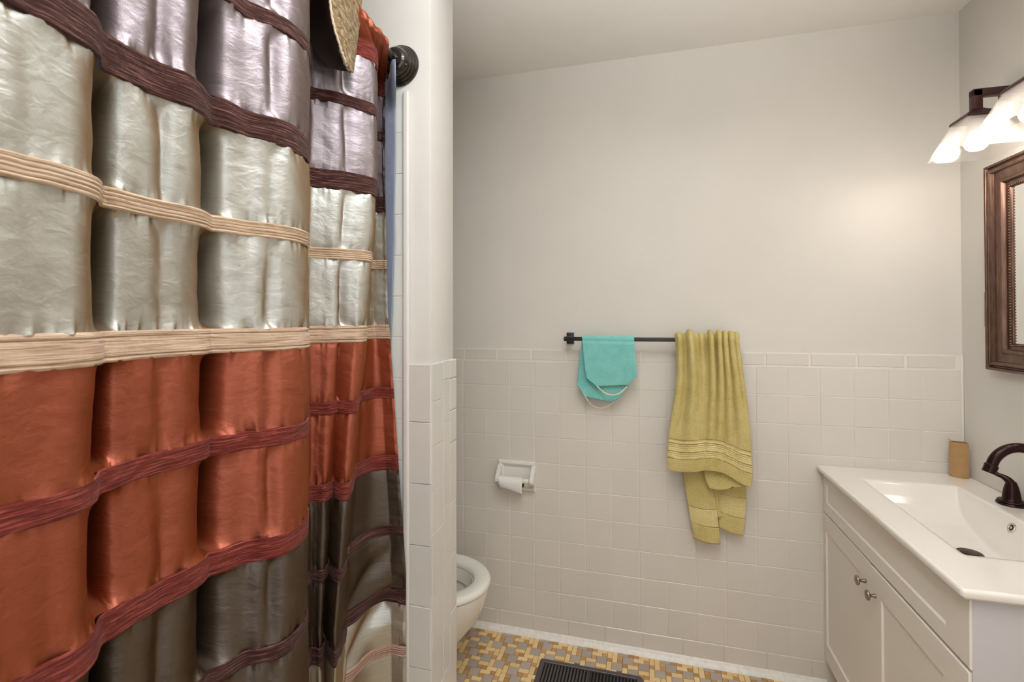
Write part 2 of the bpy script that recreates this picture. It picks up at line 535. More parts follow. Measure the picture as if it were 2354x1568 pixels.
# front column of tall trim tiles facing the tub
zs = [z_top] + [P(965, y, 1, 1.19)[2] for y in (971, 1112.5, 1255, 1395, 1537)]
while zs[-1] > .05: zs.append(max(zs[-1] - .163, 0))
xl_, xr_ = P(940, 900, 1, 1.19)[0], P(990.5, 900, 1, 1.19)[0]
for a, b in zip(zs[:-1], zs[1:]):
    btile((xl_, 1.1895 + random.uniform(-.001, .001), b + .0002), (xr_, 1.1995, a - .0002), .0022)
# end face: three columns of small trim tiles, joints as in the photo
ya = 1.1905; yb = P(1019, 950, 0, FX)[1]; yc = P(1034, 950, 0, FX)[1]; yd = P(1050, 900, 0, FX)[1]
ztopE = P(1040, 826, 0, FX)[2]
za = [z_top] + [P(1003, y, 0, FX)[2] for y in (921, 1022, 1124, 1222, 1363, 1480)]
zb = [ztopE] + [P(1027, y, 0, FX)[2] for y in (871, 968, 1062, 1158, 1254, 1349, 1444, 1538)]
zc_ = [ztopE] + [P(1042, y, 0, FX)[2] for y in (869, 942, 1016, 1150, 1272, 1402, 1533)]
for zz, y0, y1, st, px in ((za, ya, yb, .125, 0), (zb, yb, yc, .116, .0004), (zc_, yc, yd, .15, 0)):
    while zz[-1] > .05: zz.append(max(zz[-1] - st, 0))
    for a, b in zip(zz[:-1], zz[1:]):
        o = btile((WX - .002, y0 + .0000, b + .0001), (FX + px + random.uniform(-.0004, .0006), y1 - .0000, a - .0001), .0014 if st != .15 else .0035)
# back return of the trim tiles, towards the toilet
btile((WX - .06, WY1 - .002, 0), (WX + .003, yd - .0015, ztopE - .003), .004, name='return_strip')
# rounded vertical trim of the shower tiling
xa_, xb_ = P(925.5, 600, 1, 1.187)[0], P(939.5, 600, 1, 1.187)[0]
ztS = 1.9764
box('shower_trim', (xa_, 1.1845, 0), (xb_, 1.1995, ztS), M_tilew, wall_divider, .005, 3)
z = ztS; row = 0
while z > .3:
    for c in range(4):
        x1 = xa_ - c * .1104; x0 = x1 - .1104
        me = tile_mesh(.1104 - .002, .1104 - .002, .006, .0012, M_tiles, 's')
        o = link('shower_tile', me, None, wall_divider); o.location = ((x0 + x1) / 2, 1.1925, z - .0552); o.rotation_euler = jitter(.001)
    z -= .1104
box('shower_grout', (xa_ - .47, 1.1938, .2), (xa_, 1.1987, ztS - .001), M_grout, wall_divider)

# ------------------------------------------------------------------ floor mosaic
UX, UY = .02043, .0215
OX, OY = -.7306 - UX, 2.0161 - UY
GREY = [(0, 0), (3, -1), (6, -2), (9, -3)]
DOM = [((2, 1), 'H'), ((1, 3), 'H'), ((7, 4), 'H'), ((6, 2), 'V'), ((3, 2), 'H'), ((6, 0), 'V'), ((3, 3), 'V'), ((5, 1), 'V')]
SNG = [(2, 0), (5, 0), (7, 0), (4, 1), (7, 1), (1, 2), (2, 2), (6, 4)]
pieces = []
X0, X1, Y0, Y1 = XL, XR, YF, D - .002
for j in range(-40, 20):
    for i in range(-45, 45):
        bx, by = 8 * i + 2 * j, -5 * j
        for (x, y) in GREY: pieces.append((bx + x, by + y, 2, 2, 'grey'))
        for (x, y), d in DOM: pieces.append((bx + x, by + y, 2 if d == 'H' else 1, 1 if d == 'H' else 2, 'cream'))
        for (x, y) in SNG: pieces.append((bx + x, by + y, 1, 1, 'tan'))
REG = (-.412, -.022, 1.79, 1.936)   # floor register footprint


def fvis(x, y):
    w_ = np.array([x, y, 0]) - CAM0; zc = w_ @ FWD
    if zc < .1: return False
    px, py = CX + FPX * (w_ @ RGT) / zc, CY - FPX * (w_ @ UPV) / zc
    if not (-20 < px < W + 20 and py < H + 15): return False
    if px < 1056: return False
    if x > .62: return False
    return True


vis, rest = [], []
for (x, y, a, b, kd) in pieces:
    x0, x1, y0, y1 = OX + x * UX, OX + (x + a) * UX, OY + y * UY, OY + (y + b) * UY
    if x1 < X0 + .005 or x0 > X1 - .005 or y1 < Y0 + .005 or y0 > Y1 - .004: continue
    x0, x1, y0, y1 = max(x0, X0), min(x1, X1), max(y0, Y0), min(y1, Y1)
    cx_, cy_ = (x0 + x1) / 2, (y0 + y1) / 2
    if REG[0] < cx_ < REG[1] and REG[2] < cy_ < REG[3]: continue
    if -1.3 < cx_ < WX and WY0 < cy_ < WY1: continue
    (vis if fvis(cx_, cy_) else rest).append((x0, x1, y0, y1, kd))
vis.sort(key=lambda p: math.hypot((p[0] + p[1]) / 2, (p[2] + p[3]) / 2))
rest = vis[300:] + rest; vis = vis[:300]
_mos = {}


def mos_geo(w_, h_, g=.0007, b=.0006, t=.0035):
    vs = []
    for zz, i in ((-t, g), (-b, g), (0, g + b)):
        vs += [(-w_ / 2 + i, -h_ / 2 + i, zz), (w_ / 2 - i, -h_ / 2 + i, zz), (w_ / 2 - i, h_ / 2 - i, zz), (-w_ / 2 + i, h_ / 2 - i, zz)]
    fs = [(8, 9, 10, 11)]
    for r in (0, 4):
        for q in range(4):
            n_ = (q + 1) % 4; fs.append((r + q, r + n_, r + 4 + n_, r + 4 + q))
    return vs, fs


for (x0, x1, y0, y1, kd) in vis:
    k = (round(x1 - x0, 4), round(y1 - y0, 4), kd)
    if k not in _mos:
        v_, f_ = mos_geo(x1 - x0, y1 - y0); me = bpy.data.meshes.new('mosaic_piece'); me.from_pydata(v_, [], f_); me.update(); me.materials.append(M_mos[kd]); _mos[k] = me
    o = link({'grey': 'grey_mosaic_tile', 'cream': 'cream_mosaic_tile', 'tan': 'tan_mosaic_tile'}[kd], _mos[k], None, floor)
    o.location = ((x0 + x1) / 2, (y0 + y1) / 2, random.uniform(-.0004, .0001)); o.rotation_euler = (0, 0, random.uniform(-.012, .012))
vs, fs, mi = [], [], []
for (x0, x1, y0, y1, kd) in rest:
    v_, f_ = mos_geo(x1 - x0, y1 - y0); b0 = len(vs); zz = random.uniform(-.0004, .0001)
    vs += [(a + (x0 + x1) / 2, b + (y0 + y1) / 2, c + zz) for a, b, c in v_]; fs += [tuple(q + b0 for q in f) for f in f_]; mi += [('grey', 'cream', 'tan').index(kd)] * len(f_)
me = bpy.data.meshes.new('mosaic_field'); me.from_pydata(vs, [], fs)
for kd in ('grey', 'cream', 'tan'): me.materials.append(M_mos[kd])
me.polygons.foreach_set('material_index', mi); me.update()
tag(link('mosaic_field', me, None, floor), kind='stuff')

# ------------------------------------------------------------------ floor register
reg = empty('floor_register', ((REG[0] + REG[1]) / 2, (REG[2] + REG[3]) / 2, 0), 'dark grey metal louvred vent set in the mosaic floor', 'vent')
cx_, cy_ = reg.location.x, reg.location.y; hw, hh = (REG[1] - REG[0]) / 2 + .003, (REG[3] - REG[2]) / 2 + .003
bm = bmesh.new()


def ring(bm, w_, h_, z, r=.006, n=5):
    out = []
    for sx, sy, a0 in ((1, 1, 0), (-1, 1, 90), (-1, -1, 180), (1, -1, 270)):
        for i in range(n):
            a = math.radians(a0 + 90 * i / (n - 1)); out.append(bm.verts.new((sx * (w_ - r) + r * math.cos(a), sy * (h_ - r) + r * math.sin(a), z)))
    return out


rg = [ring(bm, hw, hh, 0.0, .012), ring(bm, hw - .002, hh - .002, .004, .011), ring(bm, hw - .006, hh - .006, .006, .009), ring(bm, hw - .020, hh - .020, .006, .002), ring(bm, hw - .0215, hh - .0215, .0045, .002), ring(bm, hw - .0215, hh - .0215, -.002, .002)]
for a, b in zip(rg[:-1], rg[1:]):
    for i in range(len(a)):
        q = (i + 1) % len(a); bm.faces.new((a[i], a[q], b[q], b[i]))
bmo('frame', bm, M_reg, reg, angle=35)
o = box('duct', (cx_ - hw + .02, cy_ - hh + .02, -.0018), (cx_ + hw - .02, cy_ + hh - .02, -.0012), M_dark, reg)
nsl = 28; L = 2 * hw - .046
bm = bmesh.new()
r = bmesh.ops.create_cube(bm, size=1, matrix=Matrix.Diagonal((.0065, 2 * hh - .045, .0016, 1)))
bmesh.ops.bevel(bm, geom=bm.edges[:], offset=.0005, segments=1, affect='EDGES')
me_sl = bpy.data.meshes.new('slat'); bm.to_mesh(me_sl); bm.free(); me_sl.materials.append(M_reg)
for i in range(nsl):
    o = link('slat', me_sl, None, reg); o.location = (-L / 2 + L * (i + .5) / nsl, 0, .0022)
    o.rotation_euler = (0, math.radians(30 if i < nsl / 2 else -38), 0)
box('mullion', (cx_ - .0015, cy_ - hh + .022, -.001), (cx_ + .0015, cy_ + hh - .022, .0045), M_reg, reg)

# ------------------------------------------------------------------ toilet
toi = empty('toilet', (-.80, 1.712, 0), 'white porcelain toilet peeking from behind the tiled stub wall', 'toilet')


def oval(cx, nose, back, half, z, n=64, tail=1.0):
    """egg shaped ring: nose at +X"""
    pts = []
    for i in range(n):
        a = 2 * math.pi * i / n; c, s_ = math.cos(a), math.sin(a)
        x = (nose - cx) * c if c > 0 else (cx - back) * c
        e = 1.0 if c > 0 else .8
        pts.append(Vector((cx + x, half * math.copysign(abs(s_) ** e, s_), z)))
    return pts


def loft(name, rings, m, parent, capb=False, capt=False, origin=(0, 0, 0)):
    bm = bmesh.new(); R = [[bm.verts.new(p) for p in r] for r in rings]; n = len(R[0])
    for a, b in zip(R[:-1], R[1:]):
        for i in range(n):
            q = (i + 1) % n; bm.faces.new((a[i], a[q], b[q], b[i]))
    if capb: bm.faces.new(R[0])
    if capt: bm.faces.new(R[-1])
    return bmo(name, bm, m, parent, angle=50)


ox = -.80
nose = -.570 - ox
rr = []
for z, ns, hf, bk in ((0, .085, .115, -.22), (.05, .09, .115, -.22), (.12, .105, .115, -.20), (.19, .14, .13, -.19), (.25, .19, .155, -.19), (.31, .218, .172, -.2), (.355, .232, .180, -.2), (.372, .234, .182, -.2), (.377, .228, .177, -.2)):
    rr.append(oval(0.02, ns, bk, hf, z))
# inside of the bowl
for z, ns, hf, bk in ((.377, .17, .122, -.14), (.360, .165, .117, -.135), (.335, .158, .11, -.13), (.325, .166, .118, -.135), (.28, .14, .10, -.12), (.22, .09, .07, -.09), (.16, .05, .045, -.06)):
    rr.append(oval(0.02, ns, bk, hf, z))
loft('bowl', rr, M_porc, toi, True, False)
loft('water', [oval(.02, .082, -.085, .066, .215), oval(.02, .04, -.04, .03, .2151)], mat('toilet_water', (170, 168, 160), .03), toi, False, True)
st = []
for ins, z in ((.002, .379), (0, .384), (.002, .394), (.008, .400), (.016, .402)): st.append(oval(.02, .240 - ins, -.2 + ins, .187 - ins, z))
for ins, z in ((.054, .400), (.062, .394), (.066, .386), (.066, .379)): st.append(oval(.02, .240 - ins, -.2 + ins, .187 - ins * .97, z))
st.append(oval(.02, .238, -.198, .185, .379))
loft('seat', st, M_seat, toi)
bm = box_bm((-.42, -.20, .378), (-.23, .20, .72), .025, 3); bmo('tank', bm, M_porc, toi, angle=40)
bm = box_bm((-.43, -.21, .72), (-.22, .21, .755), .012, 3); bmo('tank_lid', bm, M_porc, toi, angle=40)
bm = box_bm((-.40, -.12, .0), (-.18, .12, .377), .03, 3); bmo('pedestal', bm, M_porc, toi, angle=40)

# ------------------------------------------------------------------ paper holder and roll
th = empty('paper_holder', (-.547, D - .003, .681), 'white ceramic toilet paper holder set into the wall tiles', 'holder')
px0, px1, pz0, pz1 = -.631, -.464, .618, .7455
bm = bmesh.new()


def rect(bm, x0, x1, z0, z1, y):
    return [bm.verts.new(p) for p in ((x0, y, z0), (x1, y, z0), (x1, y, z1), (x0, y, z1))]


R = [rect(bm, px0, px1, pz0, pz1, D + .001), rect(bm, px0, px1, pz0, pz1, D - .006), rect(bm, px0 + .004, px1 - .004, pz0 + .004, pz1 - .004, D - .012),
     rect(bm, px0 + .014, px1 - .014, pz0 + .012, pz1 - .012, D - .013), rect(bm, px0 + .020, px1 - .020, pz0 + .017, pz1 - .018, D - .009), rect(bm, px0 + .024, px1 - .024, pz0 + .02, pz1 - .028, D - .002)]
for a, b in zip(R[:-1], R[1:]):
    for i in range(4): bm.faces.new((a[i], a[(i + 1) % 4], b[(i + 1) % 4], b[i]))
bm.faces.new(R[-1])
o = bmo('plate', bm, M_porc, th, angle=20); o.location = -Vector(th.location)
ZRo, YRo = .672, D - .043
for sx, xx in ((-1, px0 + .008), (1, px1 - .008)):
    bm = bmesh.new(); prof = [(D - .004, .735), (D - .020, .722), (D - .034, .700), (D - .052, .688), (D - .060, .672), (D - .052, .656), (D - .036, .652), (D - .018, .648), (D - .004, .640)]
    A = [bm.verts.new((xx - .009, y, z)) for y, z in prof]; B = [bm.verts.new((xx + .009, y, z)) for y, z in prof]
    bm.faces.new(A); bm.faces.new(B)
    for i in range(len(A)):
        q = (i + 1) % len(A); bm.faces.new((A[i], A[q], B[q], B[i]))
    bmesh.ops.bevel(bm, geom=bm.edges[:], offset=.003, segments=2, affect='EDGES')
    o = bmo('arm', bm, M_porc, th, angle=50); o.location = -Vector(th.location)
lathe('roller', [(0, 0), (.0105, 0), (.0105, .128), (0, .128)], (px0 + .0195, YRo, ZRo), (1, 0, 0), M_seat, th, 20)
rl = empty('toilet_paper_roll', (-.575, YRo, ZRo - .008), 'nearly used up white toilet paper roll on the ceramic holder', 'paper roll')
rc = Vector((0, YRo, ZRo - .0085)); rx0, rx1 = -.6135, -.5095
bm = bmesh.new(); n = 36; ro, ri = .0235, .0200
ring_ = []
for i in range(n):
    a = 2 * math.pi * i / n; ring_.append([bm.verts.new((x, rc.y + r * math.cos(a), rc.z + r * math.sin(a))) for x, r in ((rx0, ri), (rx0, ro), (rx1, ro), (rx1, ri))])
for i in range(n):
    a, b = ring_[i], ring_[(i + 1) % n]
    for q in range(3): bm.faces.new((a[q], a[q + 1], b[q + 1], b[q]))
o = bmo('paper', bm, M_paper, rl, angle=40); o.location = -Vector(rl.location)
lathe('core', [(.0200, 0), (.0200, .104), (.0190, .104), (.0190, 0), (.0200, 0)], (rx0, rc.y, rc.z), (1, 0, 0), M_core, rl, 32)
# hanging sheet, torn diagonally
V = np.zeros((14, 12, 3))
for j in range(12):
    u = j / 11; xx = rx0 + (rx1 - .001 - rx0) * u; drop = .004 + .026 * u ** 1.1
    for i in range(14):
        v = i / 13
        if v < .5:
            a = math.radians(150 + 30 * (v / .5)); V[i, j] = (xx, rc.y + (ro + .0006) * math.cos(a), rc.z + (ro + .0006) * math.sin(a))
        else:
            q = (v - .5) / .5; V[i, j] = (xx, rc.y - ro - .0006 + .006 * q * q, rc.z - (drop + ro * .55) * q)
grid_mesh('loose_sheet', V, M_paper, rl, solid=.0004)

# ------------------------------------------------------------------ towel bar
YB, ZB = D - .065, 1.2815
bar = empty('towel_bar', (0, D, ZB), 'black metal towel bar with square bracket across the back wall', 'towel bar')
xb0, xb1 = P(1300, 780, 1, YB)[0], .315
box('bar', (xb0, YB - .008, ZB - .008), (xb1, YB + .008, ZB + .008), M_bar, bar, .0015)
lathe('end_cap', [(0, 0), (.008, 0), (.0095, .002), (.0095, .008), (.007, .011), (0, .012)], (xb0 + .004, YB, ZB), (-1, 0, 0), M_bar, bar, 24)
for xx in (P(1308.5, 780, 1, D - .03)[0], .29):
    box('bracket_plate', (xx - .0155, D - .006 + .0125, ZB - .024), (xx + .0155, D + .0085, ZB + .024), M_bar, bar, .002) if False else None
    box('bracket_plate', (xx - .0155, D - .001, ZB - .024), (xx + .0155, D + .0079, ZB + .024), M_bar, bar, .002)
    box('bracket_post', (xx - .0105, YB + .0055, ZB - .0105), (xx + .0105, D, ZB + .0105), M_bar, bar, .002)
    lathe('set_screw', [(0, 0), (.002, 0), (.002, .005), (0, .0055)], (xx + .001, YB + .02, ZB - .0095), (0, 0, -1), M_bar, bar, 10)

# ------------------------------------------------------------------ turquoise scrub cloth
cl = empty('scrub_cloth', (-.15, YB, ZB), 'small turquoise terry bath cloth with cream cord loops on black bar', 'bath cloth')


def ipx(x, y, yy):
    return P(1280 + x / 7.125, 740 + y / 7.125, 1, yy)


def flap(name, L, R_, B, yy, m, front=1, nr=70, nc=50, wav=.004, thick=.0025, ytop=None):
    """cloth flap: L, R_ edge polylines (zoom px, top to bottom), B bottom polyline left to right"""
    def samp(pl, n):
        pl = np.array(pl, float); d = np.concatenate([[0], np.cumsum(np.hypot(*np.diff(pl, axis=0).T))]); q = np.linspace(0, d[-1], n)
        return np.stack([np.interp(q, d, pl[:, 0]), np.interp(q, d, pl[:, 1])], 1)
    Ls, Rs, Bs = samp(L, nr), samp(R_, nr), samp(B, nc); V = np.zeros((nr, nc, 3))
    for i in range(nr):
        v = i / (nr - 1)
        for j in range(nc):
            u = j / (nc - 1)
            base = Ls[i] * (1 - u) + Rs[i] * u
            bl = Ls[-1] * (1 - u) + Rs[-1] * u
            p = base + (Bs[j] - bl) * v ** 3
            y_ = yy - front * (wav * (math.sin(u * 7.5 + .6) * .5 + .8 * math.sin(u * 4.1 + 2 + v)) * v)
            V[i, j] = ipx(p[0], p[1], y_)
            if ytop is not None:
                t_ = min(1, v / .10); V[i, j][1] = YB - front * (.0085 + .0 * t_) * (1) + (y_ - (YB - front * .0085)) * t_ * t_ * (3 - 2 * t_)
    return V


Yf, Yk = YB - .0115, YB + .0115
Vf = flap('f', [(412, 300), (432, 520), (455, 750), (487, 915)], [(1268, 320), (1290, 520), (1305, 760), (1311, 888)], [(487, 915), (560, 975), (660, 1058), (800, 1052), (980, 1042), (1163, 1032), (1230, 960), (1311, 888)], Yf, M_teal, 1, ytop=1)
Vb = flap('b', [(412, 300), (385, 520), (355, 780), (330, 1010)], [(1262, 320), (1240, 600), (1200, 860), (1160, 1080)], [(330, 1010), (385, 1090), (465, 1228), (620, 1262), (760, 1290), (900, 1308), (1000, 1270), (1160, 1080)], Yk, M_teal, -1, wav=.002, ytop=1)
# over the bar
na = 16; top = np.zeros((na, 50, 3)); f0, b0 = Vf[0], Vb[0]
for i in range(na):
    a = math.pi * i / (na - 1)
    for j in range(50):
        c = (f0[j] + b0[j]) / 2; rad = .0112 + .0006 * math.sin(j * .9)
        top[i, j] = (f0[j][0] * (1 - i / (na - 1)) + b0[j][0] * i / (na - 1), YB - math.cos(a) * rad, max(f0[j][2], b0[j][2]) + 0 + math.sin(a) * .0128 + (ZB + .001 - max(f0[j][2], b0[j][2])) * math.sin(a) ** .5)
Vt = np.concatenate([Vf[::-1], top[1:-1], Vb], 0)
grid_mesh('cloth', Vt, M_teal, cl, solid=.002)


def zpts(pl, y0, y1, n=40):
    c = [list(ipx(x, y, y0 + (y1 - y0) * i / (len(pl) - 1))) for i, (x, y) in enumerate(pl)]
    return spline(c, n)


tube('cord', zpts([(655, 1052), (700, 1095), (800, 1172), (900, 1198), (1000, 1183), (1080, 1130), (1150, 1058)], Yf - .004, Yf - .004), .0030, M_cord, cl, 10)
tube('cord', zpts([(440, 1180), (470, 1230), (530, 1322), (610, 1388), (720, 1416), (820, 1392), (900, 1340), (935, 1318)], Yk - .003, Yk - .003), .0016, M_cord, cl, 8)
tube('edging', zpts([(487, 915), (560, 972), (660, 1058)], Yf - .002, Yf - .002, 16), .0022, M_teal2, cl, 8)
tube('edging', zpts([(1163, 1034), (1200, 990), (1250, 932), (1311, 888)], Yf - .002, Yf - .002, 16), .0018, M_teal2, cl, 8)
tube('edging', zpts([(330, 1010), (385, 1090), (462, 1225)], Yk - .002, Yk - .002, 16), .0018, M_teal2, cl, 8)

# ------------------------------------------------------------------ yellow towel
tw = empty('towel', (.21, YB, ZB), 'yellow terry towel hanging in folds over right end of bar', 'towel')


def poly(pl, q):
    pl = np.array(pl, float); return np.interp(q, pl[:, 1], pl[:, 0])


def sheet(left, right, bottom, yf, nr, nc, dob=None, top_y=None, hem=.004):
    """towel sheet from photo outlines. left/right: [(x,y)...] down the edges; bottom(u)->y; yf(u,v)->world Y"""
    V = np.zeros((nr, nc, 3)); uv = np.zeros((nr, nc, 2))
    for j in range(nc):
        u = j / (nc - 1); yb = bottom(u)
        for i in range(nr):
            v = i / (nr - 1); y0 = top_y(u) if callable(top_y) else top_y
            y = y0 + (yb - y0) * v
            x = poly(left, y) * (1 - u) + poly(right, y) * u
            V[i, j] = P(x, y, 1, yf(u, v)); uv[i, j] = (u, v)
    return V, uv


rid = [(.06, .03, .05, .5), (.24, .27, .075, 1.0), (.42, .40, .05, .35), (.57, .50, .045, .95), (.705, .60, .04, .9), (.80, .74, .04, .8), (.90, .90, .05, .7), (.985, .985, .04, .5)]


def foldf(u, v):
    s_ = 0
    for a, b, wd, am in rid:
        c = a + (b - a) * v; w_ = .74 * wd * (1 + .9 * v); s_ += am * math.exp(-((u - c) / w_) ** 2)
    fade = (1 - .70 * v ** 1.2)
    s_ = s_ * .044 * fade
    return s_


def yfront(u, v):
    return YB - .016 - foldf(u, v) - .012 * v - .008 * max(0, (v - .75) / .25) * max(0, u - .55) / .45 - .0012 * noise.noise((u * 9, v * 14, 3))


def botf(u):
    return float(np.interp(u, [0, .15, .3, .45, .58, .68, .76, .84, .92, 1], [1078, 1084.5, 1085, 1081, 1083, 1089, 1098, 1108, 1115, 1120]))


Lf = [(1553.5, 770), (1556, 815), (1556.5, 870), (1552, 910), (1546, 950), (1540, 985), (1536.5, 1020), (1534.5, 1080), (1534, 1130)]
Rf = [(1695, 770), (1700, 815), (1709, 880), (1715, 930), (1721, 980), (1724.5, 1020), (1727, 1060), (1729, 1098), (1724, 1124)]
NR, NC = 210, 120
Vf, uv = sheet(Lf, Rf, botf, yfront, NR, NC, top_y=781)
# dobby ridges and terry relief
vv = uv[..., 1]; uu = uv[..., 0]
d0, d1 = .765, .905
dmask = ((vv > d0) & (vv < d1)).astype(float)
Vf[..., 1] -= dmask * .0011 * np.sin((vv - d0) / (d1 - d0) * 9 * 2 * math.pi) - .0012 * dmask
Vf[..., 1] -= (1 - dmask) * .0010 * vnoise(uu * 150, vv * 330, 5)
# top roll over bar
na = 22; top = np.zeros((na, NC, 3))
for i in range(na):
    a = math.pi * i / (na - 1) * .98
    for j in range(NC):
        f = Vf[0, j]; u = j / (NC - 1); rf = YB - f[1]; bk = .018
        lift = .4 * foldf(u, 0)
        yy = YB - math.cos(a) * (rf if a < math.pi / 2 else bk)
        top[i, j] = (f[0] + .006 * (u - .5) * math.sin(a), yy, f[2] + math.sin(a) * (.0165 + lift))
top += .0006 * vnoise(np.arange(na)[:, None] * .9 + np.zeros((na, NC)), np.arange(NC)[None, :] * 1.3 + np.zeros((na, NC)), 8)[..., None]
Vall = np.concatenate([top[::-1][:-1], Vf], 0)
i0 = na - 1 + int(d0 * (NR - 1)); i1 = na - 1 + int(d1 * (NR - 1)) + 1
grid_mesh('front_drop', Vall[:i0 + 1], M_towel, tw, solid=.005)
grid_mesh('woven_border', Vall[i0:i1 + 1], M_dobby, tw, solid=.0045)
grid_mesh('hem_border', Vall[i1:], M_towel, tw, solid=.005)
# folded back corner of the front drop, seen under the hem
Vc, uvc = sheet([(1617, 1040), (1619, 1085), (1622, 1102), (1631, 1122), (1640, 1126)], [(1727, 1040), (1728, 1095), (1722, 1119), (1716, 1121), (1700, 1123)],
                lambda u: float(np.interp(u, [0, .25, .6, 1], [1122, 1126.5, 1124.5, 1119])), lambda u, v: YB - .026 + .012 * (1 - u) - .012 * u * v + .003 * math.sin(v * 3), 40, 50, top_y=1045)
Vc[..., 1] -= .0008 * vnoise(uvc[..., 0] * 70, uvc[..., 1] * 60, 11)
grid_mesh('folded_corner', Vc, M_towel, tw, solid=.005)


def lobe(left, right, bot, yf, top_y, dob, seed, nr=120, nc=50, per=7):
    V, uv_ = sheet(left, right, bot, yf, nr, nc, top_y=top_y)
    a, b = dob; vv = uv_[..., 1]; mk = ((vv > a) & (vv < b)).astype(float)
    V[..., 1] -= mk * (.0011 * np.sin((vv - a) / (b - a) * per * 2 * math.pi) - .001)
    V[..., 1] -= (1 - mk) * .0009 * vnoise(uv_[..., 0] * 60, vv * 170, seed)
    i0, i1 = int(a * (nr - 1)), int(b * (nr - 1)) + 1
    grid_mesh('rear_drop', V[:i0 + 1], M_towel, tw, solid=.005)
    grid_mesh('woven_border', V[i0:i1 + 1], M_dobby, tw, solid=.0045)
    grid_mesh('hem_border', V[i1:], M_towel, tw, solid=.005)


lobe([(1562, 900), (1566, 1040), (1570, 1085), (1579, 1140), (1586, 1185), (1592, 1215), (1598, 1250)], [(1622, 900), (1634, 1100), (1641, 1128), (1648, 1180), (1653, 1222), (1655, 1251)],
     lambda u: float(np.interp(u, [0, .2, .5, .8, 1], [1236, 1242, 1248, 1250, 1250])), lambda u, v: YB + .026 - .008 * math.sin(u * 3.1) - .004 * v, 905, (.775, .885), 21)
lobe([(1640, 900), (1649, 1130), (1652, 1180), (1655, 1230)], [(1706, 900), (1714, 1130), (1713, 1170), (1711, 1205), (1706, 1232)],
     lambda u: float(np.interp(u, [0, .25, .6, 1], [1211, 1218, 1227, 1231])), lambda u, v: YB + .034 - .009 * math.sin(u * 2.6 + .3) - .003 * v, 905, (.745, .88), 22, per=6)
Vs, us_ = sheet([(1630, 1090), (1641, 1125), (1650, 1190)], [(1645, 1090), (1650, 1125), (1659, 1190)], lambda u: 1190.0, lambda u, v: YB + .023 + .004 * math.cos(u * 9), 40, 14, top_y=1080)
grid_mesh('selvedge_fold', Vs, M_towel, tw, solid=.004)

# ------------------------------------------------------------------ vanity cabinet
CXF, CYN, CYF_, CTOP = .632, 1.213, D - .002, .815
vc = empty('vanity_cabinet', (.86, 1.64, 0), 'white shaker vanity cabinet with two doors and nickel knobs', 'cabinet')
bm = box_bm((CXF + .019, CYN + .016, .10), (XR - .002, CYF_ - .001, .690)); o = bmo('body', bm, M_cab, vc); o.location = -Vector(vc.location)
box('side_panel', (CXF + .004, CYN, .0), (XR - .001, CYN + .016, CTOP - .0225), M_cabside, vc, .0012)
box('side_panel', (CXF + .004, CYF_ - .016, .0), (XR - .001, CYF_, CTOP - .0225), M_cab, vc, .0012) if False else None
box('toe_kick', (CXF + .06, CYN + .016, 0), (CXF + .075, CYF_ - .002, .10), M_cab, vc)


def shaker(name, y0, y1, z0, z1, py0, py1, pz0, pz1, xf, m, parent, th=.018, dep=.0055):
    """door: outer slab with a bevelled recessed panel; front faces -X"""
    bm = bmesh.new()

    def rc(a, b, c, d, x): return [bm.verts.new(p) for p in ((x, a, c), (x, b, c), (x, b, d), (x, a, d))]
    e = .0022
    R = [rc(y0, y1, z0, z1, xf + th), rc(y0, y1, z0, z1, xf + e), rc(y0 + e * .35, y1 - e * .35, z0 + e * .35, z1 - e * .35, xf + e * .35), rc(y0 + e, y1 - e, z0 + e, z1 - e, xf),
         rc(py0, py1, pz0, pz1, xf), rc(py0 + .003, py1 - .003, pz0 + .003, pz1 - .003, xf + dep)]
    for a, b in zip(R[:-1], R[1:]):
        for i in range(4): bm.faces.new((a[i], a[(i + 1) % 4], b[(i + 1) % 4], b[i]))
    bm.faces.new(R[-1]); bm.faces.new(R[0][::-1])
    o = bmo(name, bm, m, parent, angle=20); o.location = -Vector(parent.location); return o


zs0 = .640
yl0 = P(2000.3, 1450, 0, CXF)[1]
gp = lambda x, y: P(x, y, 0, CXF)
pz1, pz0 = gp(2050, 1249)[2], gp(2050, 1310.5)[2]
shaker('false_drawer_front', CYN + .001, CYF_, zs0 + .006, CTOP - .0265, gp(2174, 1400)[1], gp(1899, 1130)[1], pz0, pz1, CXF, M_cab, vc)
pzt = gp(1940, 1272)[2]
d1 = shaker('door', yl0 + .001, CYF_, .10, zs0 + .001, gp(1978, 1400)[1] + .003, gp(1899, 1400)[1], .165, pzt, CXF + .0012, M_cab, vc)
pzt2 = gp(2100, 1467)[2]
d2 = shaker('door', CYN + .004, yl0 - .001, .10, zs0 - .001, gp(2170, 1560)[1], gp(2027.5, 1500)[1], .165, pzt2, CXF - .0012, M_cab, vc)
kp = [(.0058, 0), (.0058, .004), (.0045, .008), (.0045, .014), (.0075, .0175), (.0135, .019), (.0148, .0215), (.0135, .0245), (.008, .0268), (0, .0275)]
for dd, px_, py_ in ((d1, 1989.5, 1336), (d2, 2014, 1370.5)):
    k_ = gp(px_, py_); lathe('knob', kp, (CXF, k_[1], k_[2]), (-1, 0, 0), M_nickel, None, 24)
    o = COL.objects[-1]; o = bpy.data.objects[o.name]
    o.parent = dd; o.location = (0, 0, 0); o.location = -Vector(vc.location) - Vector(dd.location)

# ------------------------------------------------------------------ vanity top with basin
vt = empty('sink_countertop', (.84, 1.64, CTOP), 'glossy white vanity top with moulded rectangular sink basin', 'sink')
tx0, tx1, ty0, ty1 = .612, XR - .0015, 1.1985, D - .0015
bx0, bx1, by0, by1 = .708, .973, 1.376, 1.928
bcy = (by0 + by1) / 2 + 0.0
dm = .100


